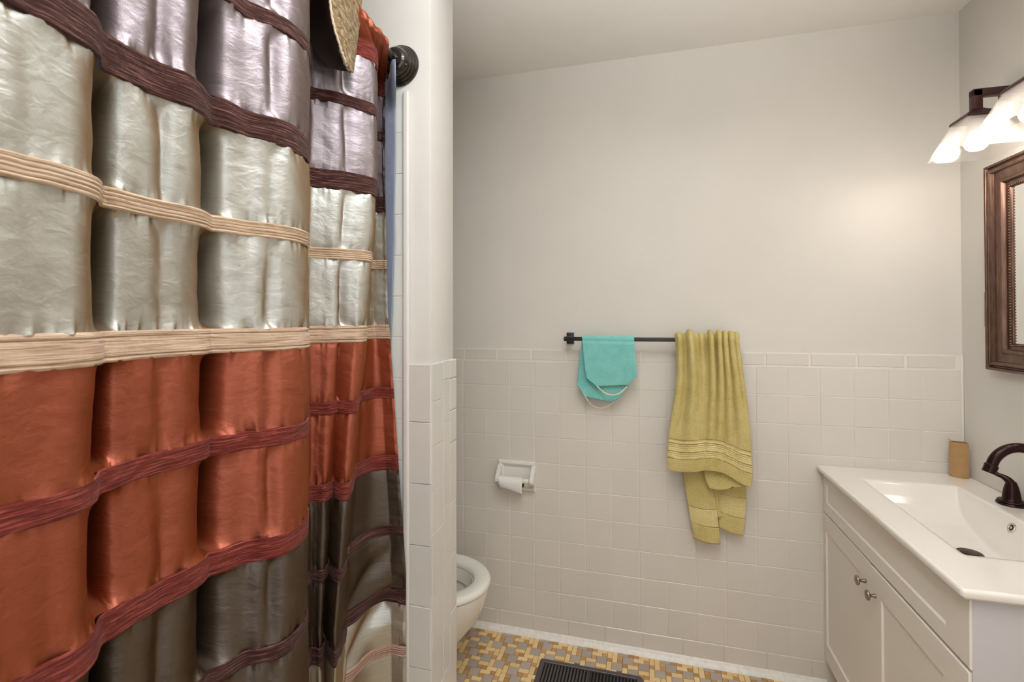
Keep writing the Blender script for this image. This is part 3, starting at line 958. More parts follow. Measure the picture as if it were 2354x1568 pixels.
def sst(a, b, x):
    t_ = min(1, max(0, (x - a) / (b - a))); return t_ * t_ * (3 - 2 * t_)


RY = [0, .035, .060, .090, .125, .180, .240, .30]
RD = [0, .034, .055, .070, .083, .094, .103, .106]


def basin(x, y):
    if not (bx0 < x < bx1 and by0 < y < by1): return 0.0
    e = min(by1 - y, y - by0)
    d = float(np.interp(e, RY, RD))
    backd = (bx1 - x) / .042 * dm; frontd = (x - bx0) / .030 * dm
    k = .012
    for o_ in (backd, frontd):
        h_ = max(k - abs(d - o_), 0) / k; d = min(d, o_) - h_ * h_ * k * .25
    return max(0, d)


xs = sorted(set([round(v, 5) for v in list(np.linspace(tx0 + .008, bx0, 12)) + list(np.linspace(bx0, bx1, 130)) + list(np.linspace(bx1, tx1, 14))]))
ys = sorted(set([round(v, 5) for v in list(np.linspace(ty0 + .008, by0, 16)) + list(np.linspace(by0, by1, 170)) + list(np.linspace(by1, ty1, 14))]))
Z = np.array([[basin(x, y) for x in xs] for y in ys])
for _ in range(2):
    Zp = np.pad(Z, 1, mode='edge'); Z = (Zp[1:-1, 1:-1] * 4 + Zp[:-2, 1:-1] + Zp[2:, 1:-1] + Zp[1:-1, :-2] + Zp[1:-1, 2:]) / 8
V = np.zeros((len(ys), len(xs), 3)); V[..., 0] = np.array(xs)[None, :]; V[..., 1] = np.array(ys)[:, None]; V[..., 2] = CTOP - Z
g = grid_mesh('surface', V, M_cult, vt)
# rounded edge skirt with eased front corner
bm = bmesh.new(); rcx = .010


def outline(ins, z, n=8):
    pts = [(tx1, ty1 - 0, z), (tx0 + ins, ty1, z)]
    r_ = max(rcx - ins, .0005)
    cx0, cy0 = tx0 + rcx, ty0 + rcx
    for i in range(n + 1):
        a = math.pi + math.pi / 2 * i / n; pts.append((cx0 + r_ * math.cos(a), cy0 + r_ * math.sin(a), z))
    pts.append((tx1, ty0 + ins, z)); return pts


lv = [outline(.0095, CTOP - .00005), outline(.006, CTOP - .0003), outline(.0025, CTOP - .0018), outline(.0006, CTOP - .0045), outline(0, CTOP - .008), outline(0, CTOP - .0135), outline(.001, CTOP - .0165), outline(.004, CTOP - .0185), outline(.0075, CTOP - .0222), outline(.03, CTOP - .0223)]
R = [[bm.verts.new(p) for p in l] for l in lv]
for a, b in zip(R[:-1], R[1:]):
    for i in range(len(a) - 1): bm.faces.new((a[i], a[i + 1], b[i + 1], b[i]))
o = bmo('rim', bm, M_cult, vt, angle=35); o.location = -Vector(vt.location)
# drain and overflow
dz = CTOP - basin(.862, bcy)
lathe('drain', [(.030, -.001), (.030, .001), (.028, .0022), (.023, .0018), (.021, .0035), (.0, .005)], (.862, bcy + .0, dz + .0005), (0, 0, 1), M_bronze, vt, 36)
oc = P(2330, 1214, 0, .945); 
nx = Vector((-1, 0, .42)).normalized()
ovx = None
for q in np.linspace(.90, .97, 141):
    pt = P(2327, 1214, 0, q)
    if CTOP - basin(q, pt[1]) >= pt[2] and ovx is None: ovx = pt
if ovx is None: ovx = P(2327, 1214, 0, .955)
ovx = Vector(ovx) + nx * .0012
lathe('overflow', [(.0, .0012), (.004, .0012), (.004, .0018), (.0, .0018)], ovx, nx, M_chrome, vt, 20)
lathe('overflow_ring', [(.0075, .0), (.0085, .002), (.0125, .0022), (.0135, .0005), (.0135, -.004)], ovx, nx, M_chrome, vt, 28)
lathe('overflow_hole', [(0, .0008), (.0082, .0008)], ovx, nx, M_dark, vt, 24)

# ------------------------------------------------------------------ faucet
fa = empty('faucet', (1.03, 1.635, CTOP), 'oil rubbed bronze gooseneck faucet with lever handles on vanity top', 'faucet')
ysp = 1.640
tip = P(2270, 1082, 1, ysp)
arc_top = P(2325, 1028.5, 1, ysp)
rz = .0125
sx0 = tip[0] + .0; base_x = 1.032
pts = [(base_x, ysp, CTOP + .004), (base_x, ysp, CTOP + .06), (base_x, ysp, arc_top[2] - .075)]
rad_ = (base_x - sx0 - .008) / 2; cxs = base_x - rad_; czs = arc_top[2] - rad_ * 1.06
pts = [(base_x, ysp, CTOP + .004), (base_x, ysp, CTOP + .03), (base_x, ysp, czs - .02)]
for i in range(19):
    a = math.pi * i / 18 * .90; pts.append((cxs + rad_ * math.cos(a), ysp, czs + rad_ * 1.06 * math.sin(a)))
e = pts[-1]; pts.append((e[0] - .0028, ysp, e[2] - .0085))
P3 = spline(pts, 70)
tube('spout', P3, [.0128] * 70, M_bronze, fa, 24)
tdir = Vector(P3[-1]) - Vector(P3[-6])
lathe('aerator', [(.0125, -.002), (.0152, 0), (.0156, .003), (.0150, .006), (.0150, .021), (.0142, .022), (.0, .0215)], Vector(P3[-1]) - tdir.normalized() * .004, tdir, M_bronze, fa, 28)
lathe('spout_base', [(.034, 0), (.034, .004), (.030, .008), (.024, .012), (.018, .022), (.0145, .04), (.0128, .05)], (base_x, ysp, CTOP + .0003), (0, 0, 1), M_bronze, fa, 36)
for hy, sgn in ((1.782, 1), (1.498, -1)):
    hx = 1.033
    hb = lathe('handle', [(.0345, 0), (.0352, .003), (.0335, .0062), (.0315, .007), (.0325, .009), (.0300, .0122), (.0235, .0135), (.0215, .016), (.0200, .03), (.0175, .045), (.0140, .058), (.0105, .067), (.0, .072)], (hx, hy, CTOP + .0003), (0, 0, 1), M_bronze, fa, 36)
    d_ = Vector((-.80, .60 * sgn, 0)).normalized(); b_ = Vector((hx, hy, CTOP))
    lp = [b_ + Vector((0, 0, .052)), b_ + d_ * .004 + Vector((0, 0, .066)), b_ + d_ * .016 + Vector((0, 0, .076)), b_ + d_ * .030 + Vector((0, 0, .081)), b_ + d_ * .044 + Vector((0, 0, .089)), b_ + d_ * .054 + Vector((0, 0, .096)), b_ + d_ * .058 + Vector((0, 0, .0975))]
    lv_ = tube('lever', spline([tuple(p) for p in lp], 36), [float(np.interp(i / 35, [0, .2, .45, .6, .8, .95, 1], [.0125, .0105, .0062, .0062, .0088, .0072, .003])) for i in range(36)], M_bronze, hb, 16)
    lv_.location = (0, 0, 0)

# ------------------------------------------------------------------ kraft sleeve
kb = empty('cardboard_sleeve', (1.036, 2.038, CTOP), 'brown cardboard sleeve with torn flap standing in vanity corner', 'box')
cdir = Vector((kb.location.x, kb.location.y, 0)).normalized(); pr = Vector((cdir.y, -cdir.x, 0))
hwk, dk, hk = .0255, .011, .118


def lens(z, inset=0.0, n=14):
    o_ = []
    for i in range(n + 1):
        u = -1 + 2 * i / n; o_.append(Vector(pr * (u * (hwk - inset)) - cdir * ((dk - inset) * (1 - u * u)) + Vector((0, 0, z))))
    for i in range(1, n):
        u = 1 - 2 * i / n; o_.append(Vector(pr * (u * (hwk - inset)) + cdir * ((dk - inset) * (1 - u * u) * .5) + Vector((0, 0, z))))
    return o_


loft('sleeve', [lens(.0005), lens(.004), lens(hk - .004), lens(hk), lens(hk - .0006, .0012), lens(.01, .0012)], M_kraft, kb, True, False)
bm = bmesh.new(); A = lens(hk - .001); q0 = [bm.verts.new(p + cdir * .001) for p in A[15:27]]; q1 = [bm.verts.new(p + Vector((0, 0, .006)) - cdir * (.002)) for p in A[15:27]]
for i in range(len(q0) - 1): bm.faces.new((q0[i], q0[i + 1], q1[i + 1], q1[i]))
o = bmo('rear_flap', bm, M_kraft, kb)
bm = bmesh.new()
fl = [(-.0268, .0), (-.0165, -.001), (-.0185, .006), (-.021, .0075), (-.0265, .0125), (-.0275, .011), (-.0225, .0055)]
fv = [bm.verts.new(pr * a + Vector((0, 0, hk - .0005 + b)) - cdir * .001) for a, b in fl]; fb = [bm.verts.new(v.co + cdir * .0008) for v in fv]
bm.faces.new(fv); bm.faces.new(fb[::-1])
for i in range(len(fv)):
    q = (i + 1) % len(fv); bm.faces.new((fv[i], fv[q], fb[q], fb[i]))
bmo('torn_flap', bm, M_kraft, kb)

# ------------------------------------------------------------------ mirror and switch plate
mr = empty('wall_mirror', (XR, 1.58, 1.52), 'mirror in a stepped copper brown frame on the right wall', 'mirror')
myf, myn, mz0, mz1 = 1.9105, 1.29, 1.1995, 1.8445
prof = [(0, .0005), (0, .026), (.0022, .0292), (.0048, .0300), (.0078, .0288), (.0095, .024), (.0105, .0205), (.0130, .0205), (.0142, .025), (.0175, .0285), (.0230, .0285), (.0265, .025), (.0280, .0190), (.0300, .0170), (.0400, .0150), (.0500, .0128),
        (.0525, .0130), (.0545, .0180), (.0590, .0208), (.0640, .0200), (.0670, .0150), (.0685, .0095), (.0830, .009), (.0860, .006), (.0865, .001)]
sides = [((myf, mz0), (myf, mz1), (0, 1)), ((myf, mz1), (myn, mz1), (1, 2)), ((myn, mz1), (myn, mz0), (2, 3)), ((myn, mz0), (myf, mz0), (3, 0))]
inn = lambda y, z, o_: (y + (-o_ if y == myf else o_), z + (o_ if z == mz0 else -o_))
for (a, b, _) in sides:
    bm = bmesh.new(); A = []; B = []
    for o_, h_ in prof:
        pa, pb = inn(*a, o_), inn(*b, o_)
        A.append(bm.verts.new((XR - h_, pa[0], pa[1]))); B.append(bm.verts.new((XR - h_, pb[0], pb[1])))
    for i in range(len(A) - 1): bm.faces.new((A[i], A[i + 1], B[i + 1], B[i]))
    o = bmo('frame_rail', bm, M_frame, mr, angle=30); o.location = -Vector(mr.location)
    # beaded inner moulding
    La = Vector((0, *inn(*a, .0805))); Lb = Vector((0, *inn(*b, .0805))); dist = (Lb - La).length; nb = int(dist / .0085)
    bm = bmesh.new()
    for i in range(nb):
        p = La.lerp(Lb, (i + .5) / nb); p.x = XR - .0095
        bmesh.ops.create_icosphere(bm, subdivisions=1, radius=.0036, matrix=Matrix.Translation(p))
    o2 = bmo('beading', bm, M_frame, o, smooth=True); o2['kind'] = 'stuff'; o2.location = (0, 0, 0)
o = box('glass', (XR - .0035, myn + .084, mz0 + .084), (XR - .0015, myf - .084, mz1 - .084), M_mirror, mr)
sp = empty('switch_plate', (XR, 1.93, 1.391), 'brown metal switch plate half hidden behind the mirror frame', 'switch plate')
box('plate', (XR - .0055, 1.8875, 1.334), (XR - .0003, 1.9565, 1.4475), M_plate, sp, .0015)
for zz in (1.36, 1.42):
    lathe('screw', [(.0, .001), (.003, .0008), (.0034, 0)], (XR - .0055, 1.943, zz), (-1, 0, 0), M_plate, sp, 12)

# ------------------------------------------------------------------ vanity light
vl = empty('vanity_light', (XR, 1.53, 2.02), 'dark bronze bath light with frosted pyramid glass shades above mirror', 'lamp')
LYS = [1.735, 1.515, 1.295]; LX = .932; LZC = 1.945
bm = bmesh.new()
# backplate with a stepped sloping edge
bp = [(.0005, 0, 0), (.016, .0, .0), (.024, .010, .010)]
y0_, y1_, z0_, z1_ = 1.175, 1.857, 1.945, 2.062
R = [[bm.verts.new(p) for p in ((XR - d_, y0_ + a, z0_ + b), (XR - d_, y1_ - a, z0_ + b), (XR - d_, y1_ - a, z1_ - b), (XR - d_, y0_ + a, z1_ - b))] for d_, a, b in bp]
for a, b in zip(R[:-1], R[1:]):
    for i in range(4): bm.faces.new((a[i], a[(i + 1) % 4], b[(i + 1) % 4], b[i]))
bm.faces.new(R[-1])
o = bmo('backplate', bm, M_bronzel, vl); o.location = -Vector(vl.location)
HA = .0115


def sq(bm, cx, cy, z, a): return [bm.verts.new(p) for p in ((cx - a, cy - a, z), (cx + a, cy - a, z), (cx + a, cy + a, z), (cx - a, cy + a, z))]


for ly in LYS:
    arm = box('arm', (LX - HA, ly - HA, 2.008), (XR - .02, ly + HA, 2.030), M_bronzel, vl, .002)
    box('drop', (LX - HA, ly - HA, LZC + .022), (LX + HA, ly + HA, 2.0285), M_bronzel, arm, .002).location = (0, 0, 0)
    bm = bmesh.new(); R = [sq(bm, LX, ly, LZC + .0275, .012), sq(bm, LX, ly, LZC + .024, .016), sq(bm, LX, ly, LZC + .005, .042), sq(bm, LX, ly, LZC, .0445), sq(bm, LX, ly, LZC - .0035, .0445), sq(bm, LX, ly, LZC - .0035, .041)]
    for a, b in zip(R[:-1], R[1:]):
        for i in range(4): bm.faces.new((a[i], a[(i + 1) % 4], b[(i + 1) % 4], b[i]))
    bm.faces.new(R[0]); bm.faces.new(R[-1])
    o = bmo('shade_cap', bm, M_bronzel, vl); o.location = -Vector(vl.location)
    lathe('socket', [(0, 0), (.019, 0), (.019, -.030), (.017, -.034), (0, -.034)], (LX, ly, LZC - .003), (0, 0, 1), mat('socket_sleeve', (150, 146, 140), .5), vl, 24)
    bm = bmesh.new(); ht = .100
    R = [sq(bm, LX, ly, LZC - .002, .041), sq(bm, LX, ly, LZC - ht, .084), sq(bm, LX, ly, LZC - ht, .0805), sq(bm, LX, ly, LZC - .002, .0380)]
    for a, b in zip(R[:-1], R[1:]):
        for i in range(4): bm.faces.new((a[i], a[(i + 1) % 4], b[(i + 1) % 4], b[i]))
    o = bmo('glass_shade', bm, M_glass, vl); o.location = -Vector(vl.location)
    lathe('bulb', [(.012, -.034), (.014, -.042), (.021, -.052), (.0275, -.064), (.0285, -.073), (.025, -.083), (.016, -.091), (0, -.0945)], (LX, ly, LZC), (0, 0, 1), M_bulb, vl, 24)
    light('vanity_bulb_light', 'POINT', (LX, ly, LZC - .118), BULB_W, BULB_C, .035)

# ------------------------------------------------------------------ shower rod
XRD, ZRD = -.642, 2.050
rod = empty('shower_rod', (XRD, WY0, ZRD), 'dark bronze shower rod with stepped round wall flange', 'curtain rod')
lathe('rod', [(0, .0), (.0125, 0), (.0125, 1.555), (0, 1.555)], (XRD, WY0 - .001, ZRD), (0, -1, 0), M_rod, rod, 24)
lathe('flange', [(.0555, 0), (.0555, .005), (.0535, .0085), (.0500, .0095), (.0495, .013), (.0475, .0160), (.0445, .0168), (.0440, .0205), (.0418, .0235), (.0390, .0243), (.0385, .028), (.0365, .034), (.0325, .040), (.0270, .0435), (.0200, .0445), (.0160, .0448), (.0155, .052), (.0128, .053)], (XRD, WY0 - .0002, ZRD), (0, -1, 0), M_flange, rod, 56, 22)

# ------------------------------------------------------------------ shower curtain
cu = empty('shower_curtain', (XRD, .4, ZRD), 'shiny banded shower curtain in slate, sage, rust and brown with ribbon trims', 'shower curtain')


def pc(px, X):
    d = P(px, 727, 0, X); return (d[0], d[1])


PRE = [(-.665, -.34), (-.620, -.27), (-.675, -.19), (-.620, -.12), (-.68, -.05), (-.62, .02), (-.625, .07), (-.685, .13), (-.63, .19), (-.622, .24), (-.640, .30)]
# photo column and plan X at three heights: (px, X) at z 1.75, 1.35, .62
CT = [(0, -.568, -.592, -.622), (55, -.571, -.592, -.620), (110, -.567, -.588, -.617), (165, -.571, -.590, -.611), (200, -.576, -.596, -.612), (224, -.584, -.606, -.620), (245, -.597, -.620, -.636), (268, -.609, -.634, -.648),
      (300, -.613, -.643, -.655), (345, -.614, -.646, -.656), (372, -.611, -.646, -.655), (405, -.606, -.644, -.653), (440, -.602, -.641, -.652), (464, -.606, -.640, -.652), (482, -.613, -.641, -.650), (500, -.616, -.641, -.648), (530, -.616, -.637, -.644),
      (564, -.615, -.626, -.637), (600, -.604, -.611, -.620), (630, -.593, -.600, -.606), (665, -.588, -.595, -.596), (688, -.590, -.594, -.597)]
CT = [((p, a), (p, b), (p, c)) for p, a, b, c in CT]
I_SL1, I_D1, I_SL2, I_D2 = 6, 10, 14, 19
CT += [((701, -.596), (699, -.597), (701, -.602)), ((705.5, -.609), (704.5, -.609), (706, -.612)), ((703, -.640), (702, -.640), (703, -.640)), ((699, -.680), (698, -.680), (700, -.680)), ((704, -.704), (702, -.706), (704, -.706)), ((714, -.708), (712, -.710), (714, -.710)),
      ((738, -.694), (735, -.697), (730, -.698)), ((768, -.672), (764, -.676), (748, -.682)), ((797, -.654), (788, -.662), (766, -.682)), ((815, -.644), (803, -.652), (776, -.666)), ((838, -.630), (822, -.636), (788, -.650)), ((857, -.622), (840, -.632), (798, -.644)),
      ((861, -.632), (844, -.642), (803, -.652)), ((859, -.655), (842, -.664), (806, -.668)), ((858, -.690), (842, -.694), (812, -.690)), ((864, -.704), (850, -.712), (826, -.706)), ((872, -.700), (862, -.708), (856, -.700)), ((879, -.686), (876, -.690), (893, -.668)), ((887, -.669), (892, -.666), (929, -.634))]
I_D3 = 30
PRE = [(-.640, -.34), (-.600, -.27), (-.640, -.19), (-.600, -.12), (-.640, -.05), (-.595, .02), (-.590, .07), (-.620, .13), (-.590, .19), (-.582, .24), (-.590, .28)]
ZT = (1.65, 1.38, .95)
U_N = 640
lv3 = []
for k in range(3):
    pts = [(x, y) for x, y in PRE] + [pc(*c[k]) for c in CT]
    lv3.append(np.array(pts))
nP = len(PRE); nK = len(lv3[0])
# same parameter for all heights: param from the middle outline
mid = lv3[1]; dd = np.sqrt((np.diff(mid, axis=0) ** 2).sum(1)); tt = np.concatenate([[0], np.cumsum(np.maximum(dd, .004))])


def hermite(c, t, q):
    k = len(c); m = np.zeros_like(c)
    for i in range(1, k - 1):
        h0, h1 = t[i] - t[i - 1], t[i + 1] - t[i]; m[i] = ((c[i] - c[i - 1]) / h0 * h1 + (c[i + 1] - c[i]) / h1 * h0) / (h0 + h1)
    m[0] = (c[1] - c[0]) / (t[1] - t[0]); m[-1] = (c[-1] - c[-2]) / (t[-1] - t[-2])
    i = np.clip(np.searchsorted(t, q, 'right') - 1, 0, k - 2); h = t[i + 1] - t[i]; x = ((q - t[i]) / h)[:, None]; h = h[:, None]
    return (2 * x**3 - 3 * x**2 + 1) * c[i] + (x**3 - 2 * x**2 + x) * h * m[i] + (-2 * x**3 + 3 * x**2) * c[i + 1] + (x**3 - x**2) * h * m[i + 1]


t_out = tt[nP]
q = np.concatenate([np.linspace(0, t_out, 90)[:-1], np.linspace(t_out, tt[-1], U_N - 89)])
plan = [hermite(l, tt, q) for l in lv3]
arc = np.concatenate([[0], np.cumsum(np.sqrt((np.diff(plan[1], axis=0) ** 2).sum(1)))])
arc_end = arc[-1]
a_of = lambda i: float(np.interp(tt[nP + i], q, arc))
FOLDS = [(a_of(I_SL1) - .000, .0160, .082, 1), (a_of(I_SL2) + .008, .0120, .072, 2), (a_of(I_SL1) - .002, .040, .027, 10), (a_of(I_SL2) + .004, .036, .022, 11), (a_of(I_D1), .0150, .011, 3), (a_of(I_D2), .0140, .012, 4), (a_of(I_D3), .010, .012, 5), (a_of(2), .018, .008, 6),
         (a_of(0) - .075, .011, .045, 7), (a_of(0) - .20, .011, .045, 8), (a_of(0) - .33, .011, .045, 9)]


def folds(zrow, ease):
    """how far the cloth sinks in between the stiff ribbons"""
    z = np.asarray(zrow)[:, None]; out = np.zeros((len(zrow), len(arc)))
    for a0, sg, dp, sd in FOLDS:
        c = a0 + .004 * vnoise(z * 5 + sd * 9.3, z * 0 + sd, sd); wv = 1 + .35 * vnoise(z * 7 + sd * 3.1, z * 0 + 4.0 + sd, sd)
        out = out + dp * np.clip(wv, .5, 1.4) * np.exp(-((arc[None, :] - c) / sg) ** 2)
    return out * ease[:, None]


BANDS = [(2.010, 2.090, 'header', M_rust), (1.971, 2.010, 'ribbon', M_rib_red), (1.873, 1.971, 'panel', M_slate), (1.847, 1.873, 'ribbon', M_rib_brown), (1.697, 1.847, 'panel', M_slate), (1.654, 1.697, 'ribbon', M_rib_brown),
         (1.522, 1.654, 'panel', M_sage), (1.498, 1.522, 'cord', M_rib_cord), (1.348, 1.498, 'panel', M_sage), (1.311, 1.348, 'wide', M_rib_cream), (1.180, 1.311, 'panel', M_rust), (1.151, 1.180, 'ribbon', M_rib_red),
         (1.000, 1.151, 'panel', M_rust), (.962, 1.000, 'ribbon', M_rib_red), (.815, .962, 'panel', M_brown), (.789, .815, 'ribbon', M_rib_brown), (.647, .789, 'panel', M_brown), (.610, .647, 'ribbon', M_rib_brown),
         (.500, .610, 'panel', M_sage), (.474, .500, 'cord', M_rib_pink), (.315, .474, 'panel', M_sage), (.285, .315, 'ribbon', M_rib_brown), (.24, .285, 'panel', M_brown)]
edges_z = sorted(set([b[0] for b in BANDS[1:]] + [b[1] for b in BANDS[1:]]))


def surf(zrow, off, uu, extra=None, sink=None):
    """curtain surface for an array of heights (nr,), offset along the normal; returns (nr, nc, 3)"""
    z = np.asarray(zrow)[:, None]
    a = np.clip((z - ZT[1]) / (ZT[0] - ZT[1]), 0, 1.2); b = np.clip((ZT[1] - z) / (ZT[1] - ZT[2]), 0, 1.6)
    X = plan[1][None, :, 0] + a * (plan[0] - plan[1])[None, :, 0] + b * (plan[2] - plan[1])[None, :, 0]
    Y = plan[1][None, :, 1] + a * (plan[0] - plan[1])[None, :, 1] + b * (plan[2] - plan[1])[None, :, 1]
    Y = np.minimum(Y, 1.1785)
    if sink is not None: X = X - sink; Y = Y + .25 * sink
    # gentle wander of the folds with height
    A = arc[None, :] + 0 * z; Zg = z + 0 * A
    visw = np.clip((arc - .0) / .05, 0, 1)[None, :]
    tx = np.gradient(X, axis=1); ty = np.gradient(Y, axis=1); ln = np.sqrt(tx**2 + ty**2) + 1e-9
    nx, ny = ty / ln, -tx / ln
    # smooth normals a little along u so that offsets stay regular in the tight folds
    d = .0028 * vnoise(A * 14, Zg * 7, 1) + .0009 * vnoise(A * 34 + Zg * 22, Zg * 26 - A * 9, 2) + .0016 * vnoise(A * 30 + 3, Zg * 2.2 + A * 2, 9) + .0004 * vnoise(A * 80 + Zg * 50, Zg * 55, 3)
    for off_, sl, sg_, am in ((.052, .42, .013, -.018), (.088, .30, .010, -.011), (.120, .50, .012, -.012)):
        d = d + am * np.exp(-((A - (arc_end - off_ + 0.0) - (Zg - .56) * sl) / sg_) ** 2) * np.clip((.80 - Zg) / .16, 0, 1) * np.clip((arc_end - arc) / .02, 0, 1)[None, :] * (A > arc_end - .16)
    if extra is not None: d = d + extra
    d = d * np.clip((arc_end - arc) / .004, .15, 1)[None, :]
    X = X + nx * (d + off); Y = Y + ny * (d + off)
    Y = np.minimum(Y, 1.181)
    V = np.zeros(X.shape + (3,)); V[..., 0] = X; V[..., 1] = Y; V[..., 2] = Zg
    sag = -.012 * np.clip((Zg - 1.5) / .5, 0, 1) * np.clip((arc - (arc_end - .06)) / .06, 0, 1)[None, :]
    V[..., 2] += sag
    # gather into the rod pocket at the very top
    return V, A, Zg


TS, PER = .0036, .0033
for (z0, z1, kd, m_) in BANDS:
    if kd == 'panel':
        nr = max(12, int((z1 - z0) / TS)); zr = np.linspace(z0 - .001, z1 + .001, nr)
        A = arc[None, :] + 0 * zr[:, None]; Zg = zr[:, None] + 0 * A
        e = np.minimum(zr - z0, z1 - zr)[:, None]
        side = np.where((zr - z0) < (z1 - zr), 0, 50)[:, None]
        puck = np.exp(-np.maximum(e, 0) / .011) * (.0034 * vnoise(A * 75, side + Zg * 6 + z0 * 31, 4) + .0019 * vnoise(A * 160, side + Zg * 9 + z0 * 57, 5))
        puff = .0035 * np.clip(1 - np.exp(-np.maximum(e, 0) / .014), 0, 1)
        hem = np.exp(-((arc_end - arc)[None, :]) / .016) * .0016 * vnoise(A * 20, Zg * 95, 6) * 1.3
        V, A, Zg = surf(zr, 0.0, None, puck + puff + hem, folds(zr, .12 + .88 * (1 - np.exp(-np.maximum(np.minimum(zr - z0, z1 - zr), 0) / .010))))
        uv = np.stack([A, Zg], -1)
        grid_mesh('fabric_panel', V, m_, cu, uv)
    elif kd == 'header':
        continue
    else:
        nr = 26 if (z1 - z0) > .03 else 20; v = np.linspace(0, 1, nr); zr = z0 - .0008 + (z1 - z0 + .0016) * v
        prof_ = .0022 * np.clip(np.minimum(v, 1 - v) / .08, 0, 1) ** .5
        if kd == 'cord': prof_ = prof_ + .0013 * np.abs(np.sin(v * math.pi * 5))
        elif kd == 'wide': prof_ = prof_ - .0011 * np.exp(-((v - .80) / .035) ** 2) - .0011 * np.exp(-((v - .14) / .035) ** 2)
        else: prof_ = prof_ + .0005 * np.abs(np.sin(v * math.pi * 6))
        V, A, Zg = surf(zr, 0.0, None, sink=folds(zr, np.full(len(zr), .12)), extra=(prof_ + .0004)[:, None] + .0003 * vnoise(arc[None, :] * 300 + 0 * zr[:, None], v[:, None] * 9 + 0 * arc[None, :], 7))
        uv = np.stack([A, Zg], -1)
        grid_mesh('ribbon', V, m_, cu, uv)
# rust header wrapped over the rod
sel = np.where(plan[0][:, 1] > .80)[0][0]
nc = U_N - sel
V0, A, Zg = surf(np.array([2.004, 2.008, 2.012]), 0.0, None)
rows = [V0[0, sel:], V0[2, sel:]]
base = V0[2, sel:]
Yt = np.maximum.accumulate(base[:, 1]); 
Ypk = np.linspace(base[0, 1], 1.082, nc)
au = arc[sel:]
hdr = []
for i, s_ in enumerate(np.linspace(0, 1, 34)):
    a = s_ * math.pi * 1.05
    bul = .006 * vnoise(au * 26, np.full(nc, s_ * 3.0), 12) + .004 * vnoise(au * 60 + s_ * 3, np.full(nc, s_ * 6.0), 13)
    X = XRD + (.034 + bul) * math.cos(a) + .0; Zz = 2.040 + (.030 + bul) * math.sin(a)
    hdr.append(np.stack([X, Ypk - .03 * np.clip(s_ - .5, 0, 1) * (au > arc_end - .1), Zz], -1))
H0 = hdr[0]
tr = [base * (1 - t_) + H0 * t_ + np.array([0, 0, 0]) for t_ in (0, .15, .35, .6, .82)]
VH = np.stack([rows[0]] + tr + hdr, 0)
uvH = np.stack([au[None, :] + 0 * VH[..., 0], np.cumsum(np.full(VH.shape[:2], .004), 0)], -1)
grid_mesh('header', VH, M_rust, cu, uvH)
# dark velvet edging and stitching of the free side edge
zr = np.linspace(1.655, 1.969, 90); V, A, Zg = surf(zr, .0022, None)
esel = np.where(arc > arc_end - .0125)[0]
grid_mesh('side_hem', V[:, esel], M_rib_brown, cu, np.stack([A, Zg], -1)[:, esel])
zr = np.linspace(.25, 1.65, 420); V, A, Zg = surf(zr, .0016, None)
si = np.argmin(np.abs(arc - (arc_end - .012)))
tube('hem_stitching', V[:, si] + np.array([0, 0, 0]), .0006, M_thread, cu, 5)
# hanging tail of the gathered valance
va_rows = [(-70, 748, 832), (-35, 752, 830), (0, 757, 829), (30, 761, 827), (60, 767, 823.5), (90, 775, 820), (115, 783, 817), (135, 790, 814.5), (150, 796, 812), (160, 801, 810.5), (166, 805.5, 809)]
ctrl = np.array(va_rows, float); rr = spline(ctrl, 60)
V = np.zeros((60, 40, 3)); uv = np.zeros((60, 40, 2))
for i in range(60):
    y, xl, xr = rr[i]
    for j in range(40):
        u = j / 39; X = -.592 - .030 * u + .014 * math.sin(math.pi * u)
        V[i, j] = P(xl + (xr - xl) * u, y, 0, X); uv[i, j] = (u * .10, V[i, j][2])
V[..., 0] += .0012 * vnoise(uv[..., 0] * 500, uv[..., 1] * 300, 31)
grid_mesh('valance_tail', V, M_tan, cu, uv, solid=.003)
# its inner return from the left edge, coloured dark for shade in the swag
Vl = np.zeros((60, 16, 3))
for i in range(60):
    for j in range(16):
        u = j / 15; e_ = V[i, 0]; s_ = 1 - (i / 59) ** 3
        Vl[i, j] = (e_[0] - .095 * u * s_ - .004, e_[1] + .02 * math.sin(u * math.pi) * s_ + .05 * u * s_, e_[2] + .004 * u)
grid_mesh('valance_return', Vl, M_swag_shade, cu)
tube('valance_piping', [V[i, 0] + np.array([.0015, -.001, 0]) for i in range(0, 60)], [.0024 + .0010 * noise.noise((i * .8, 0, 0)) for i in range(60)], M_piping, cu, 8)
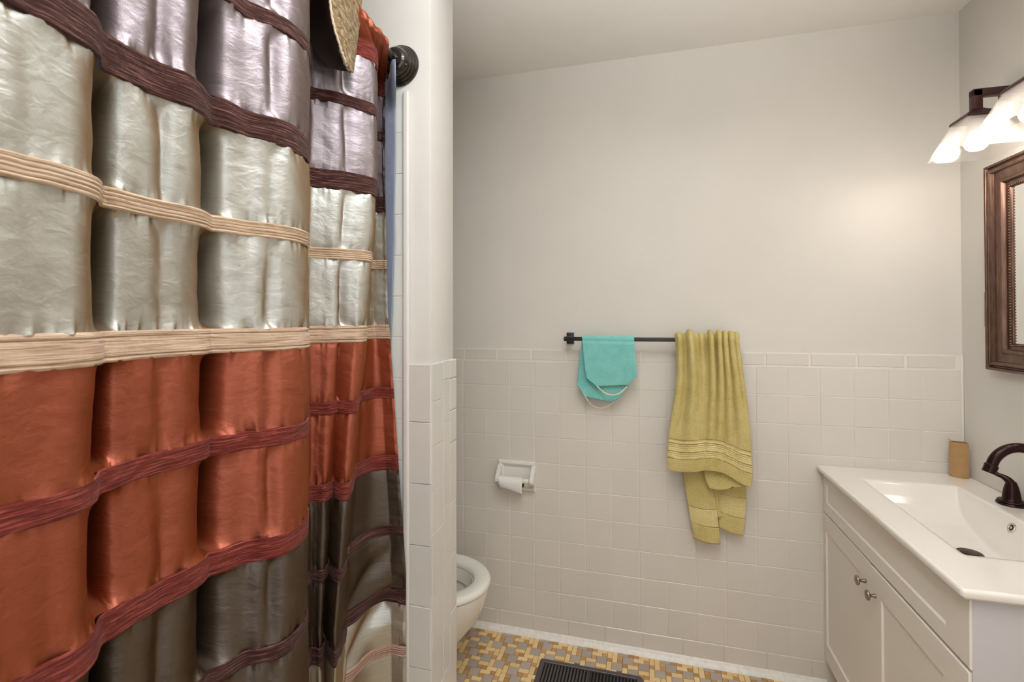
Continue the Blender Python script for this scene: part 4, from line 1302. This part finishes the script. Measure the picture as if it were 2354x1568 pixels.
# gathered valance band over the top, mostly out of frame, extended to shade the curtain below
nv = 160; yv = np.linspace(.50, .86, nv); V = np.zeros((30, nv, 3)); uv = np.zeros((30, nv, 2))
for i in range(30):
    s_ = i / 29
    for j in range(nv):
        y = yv[j]; f = math.sin(y * 95 + .6) * .010 + .004 * noise.noise((y * 40, s_ * 3, 0))
        V[i, j] = (-.602 + .016 * math.sin(s_ * math.pi) + f * s_, y, 2.125 - .108 * s_ + .006 * math.sin(y * 47)); uv[i, j] = (y, s_ * .1)
grid_mesh('valance', V, M_brown, cu, uv, solid=.002)

# ------------------------------------------------------------------ blue liner inside the curtain
li = empty('shower_liner', (-.74, .8, 2.0), 'slate blue vinyl liner behind the free edge of the curtain', 'liner')
zz = np.linspace(.3, 2.034, 120); right_px = [(107, 908.5), (180, 910), (330, 909.5), (470, 907), (535, 907.5), (600, 905), (700, 902.5), (800, 899), (860, 896), (930, 892), (1100, 886), (1400, 880)]
V = np.zeros((120, 70, 3))
for i, z in enumerate(zz):
    py = 727 - (z - CAMZ) * FPX / 1.30; xr = P(np.interp(py, [a for a, b in right_px], [b for a, b in right_px]), py, 1, 1.184)[0]
    pts = [(xr, 1.1850), (xr - .012, 1.1854), (xr - .030, 1.1857), (xr - .055, 1.1857), (-.742, 1.183), (-.795, 1.16), (-.825, 1.08), (-.805, 1.0), (-.83, .92), (-.805, .84), (-.83, .74), (-.805, .62), (-.83, .5), (-.81, .38)]
    V[i] = np.concatenate([spline(pts, 70), np.full((70, 1), z)], 1)
V[..., 1] += .0008 * vnoise(np.arange(70)[None, :] * .4 + np.zeros((120, 1)), zz[:, None] * 18 + np.zeros((1, 70)), 44)
V[..., 1] = np.minimum(V[..., 1], 1.1858)
# the top corner hangs clear in front of the rod flange
fw = np.clip((V[..., 0] + .672) / .012, 0, 1) * np.clip((zz[:, None] - 1.93) / .055, 0, 1); fw = fw * fw * (3 - 2 * fw)
V[..., 1] -= .052 * fw; V[..., 0] *= 1 - .044 * fw
grid_mesh('vinyl_sheet', V, M_liner, li, solid=.0008)
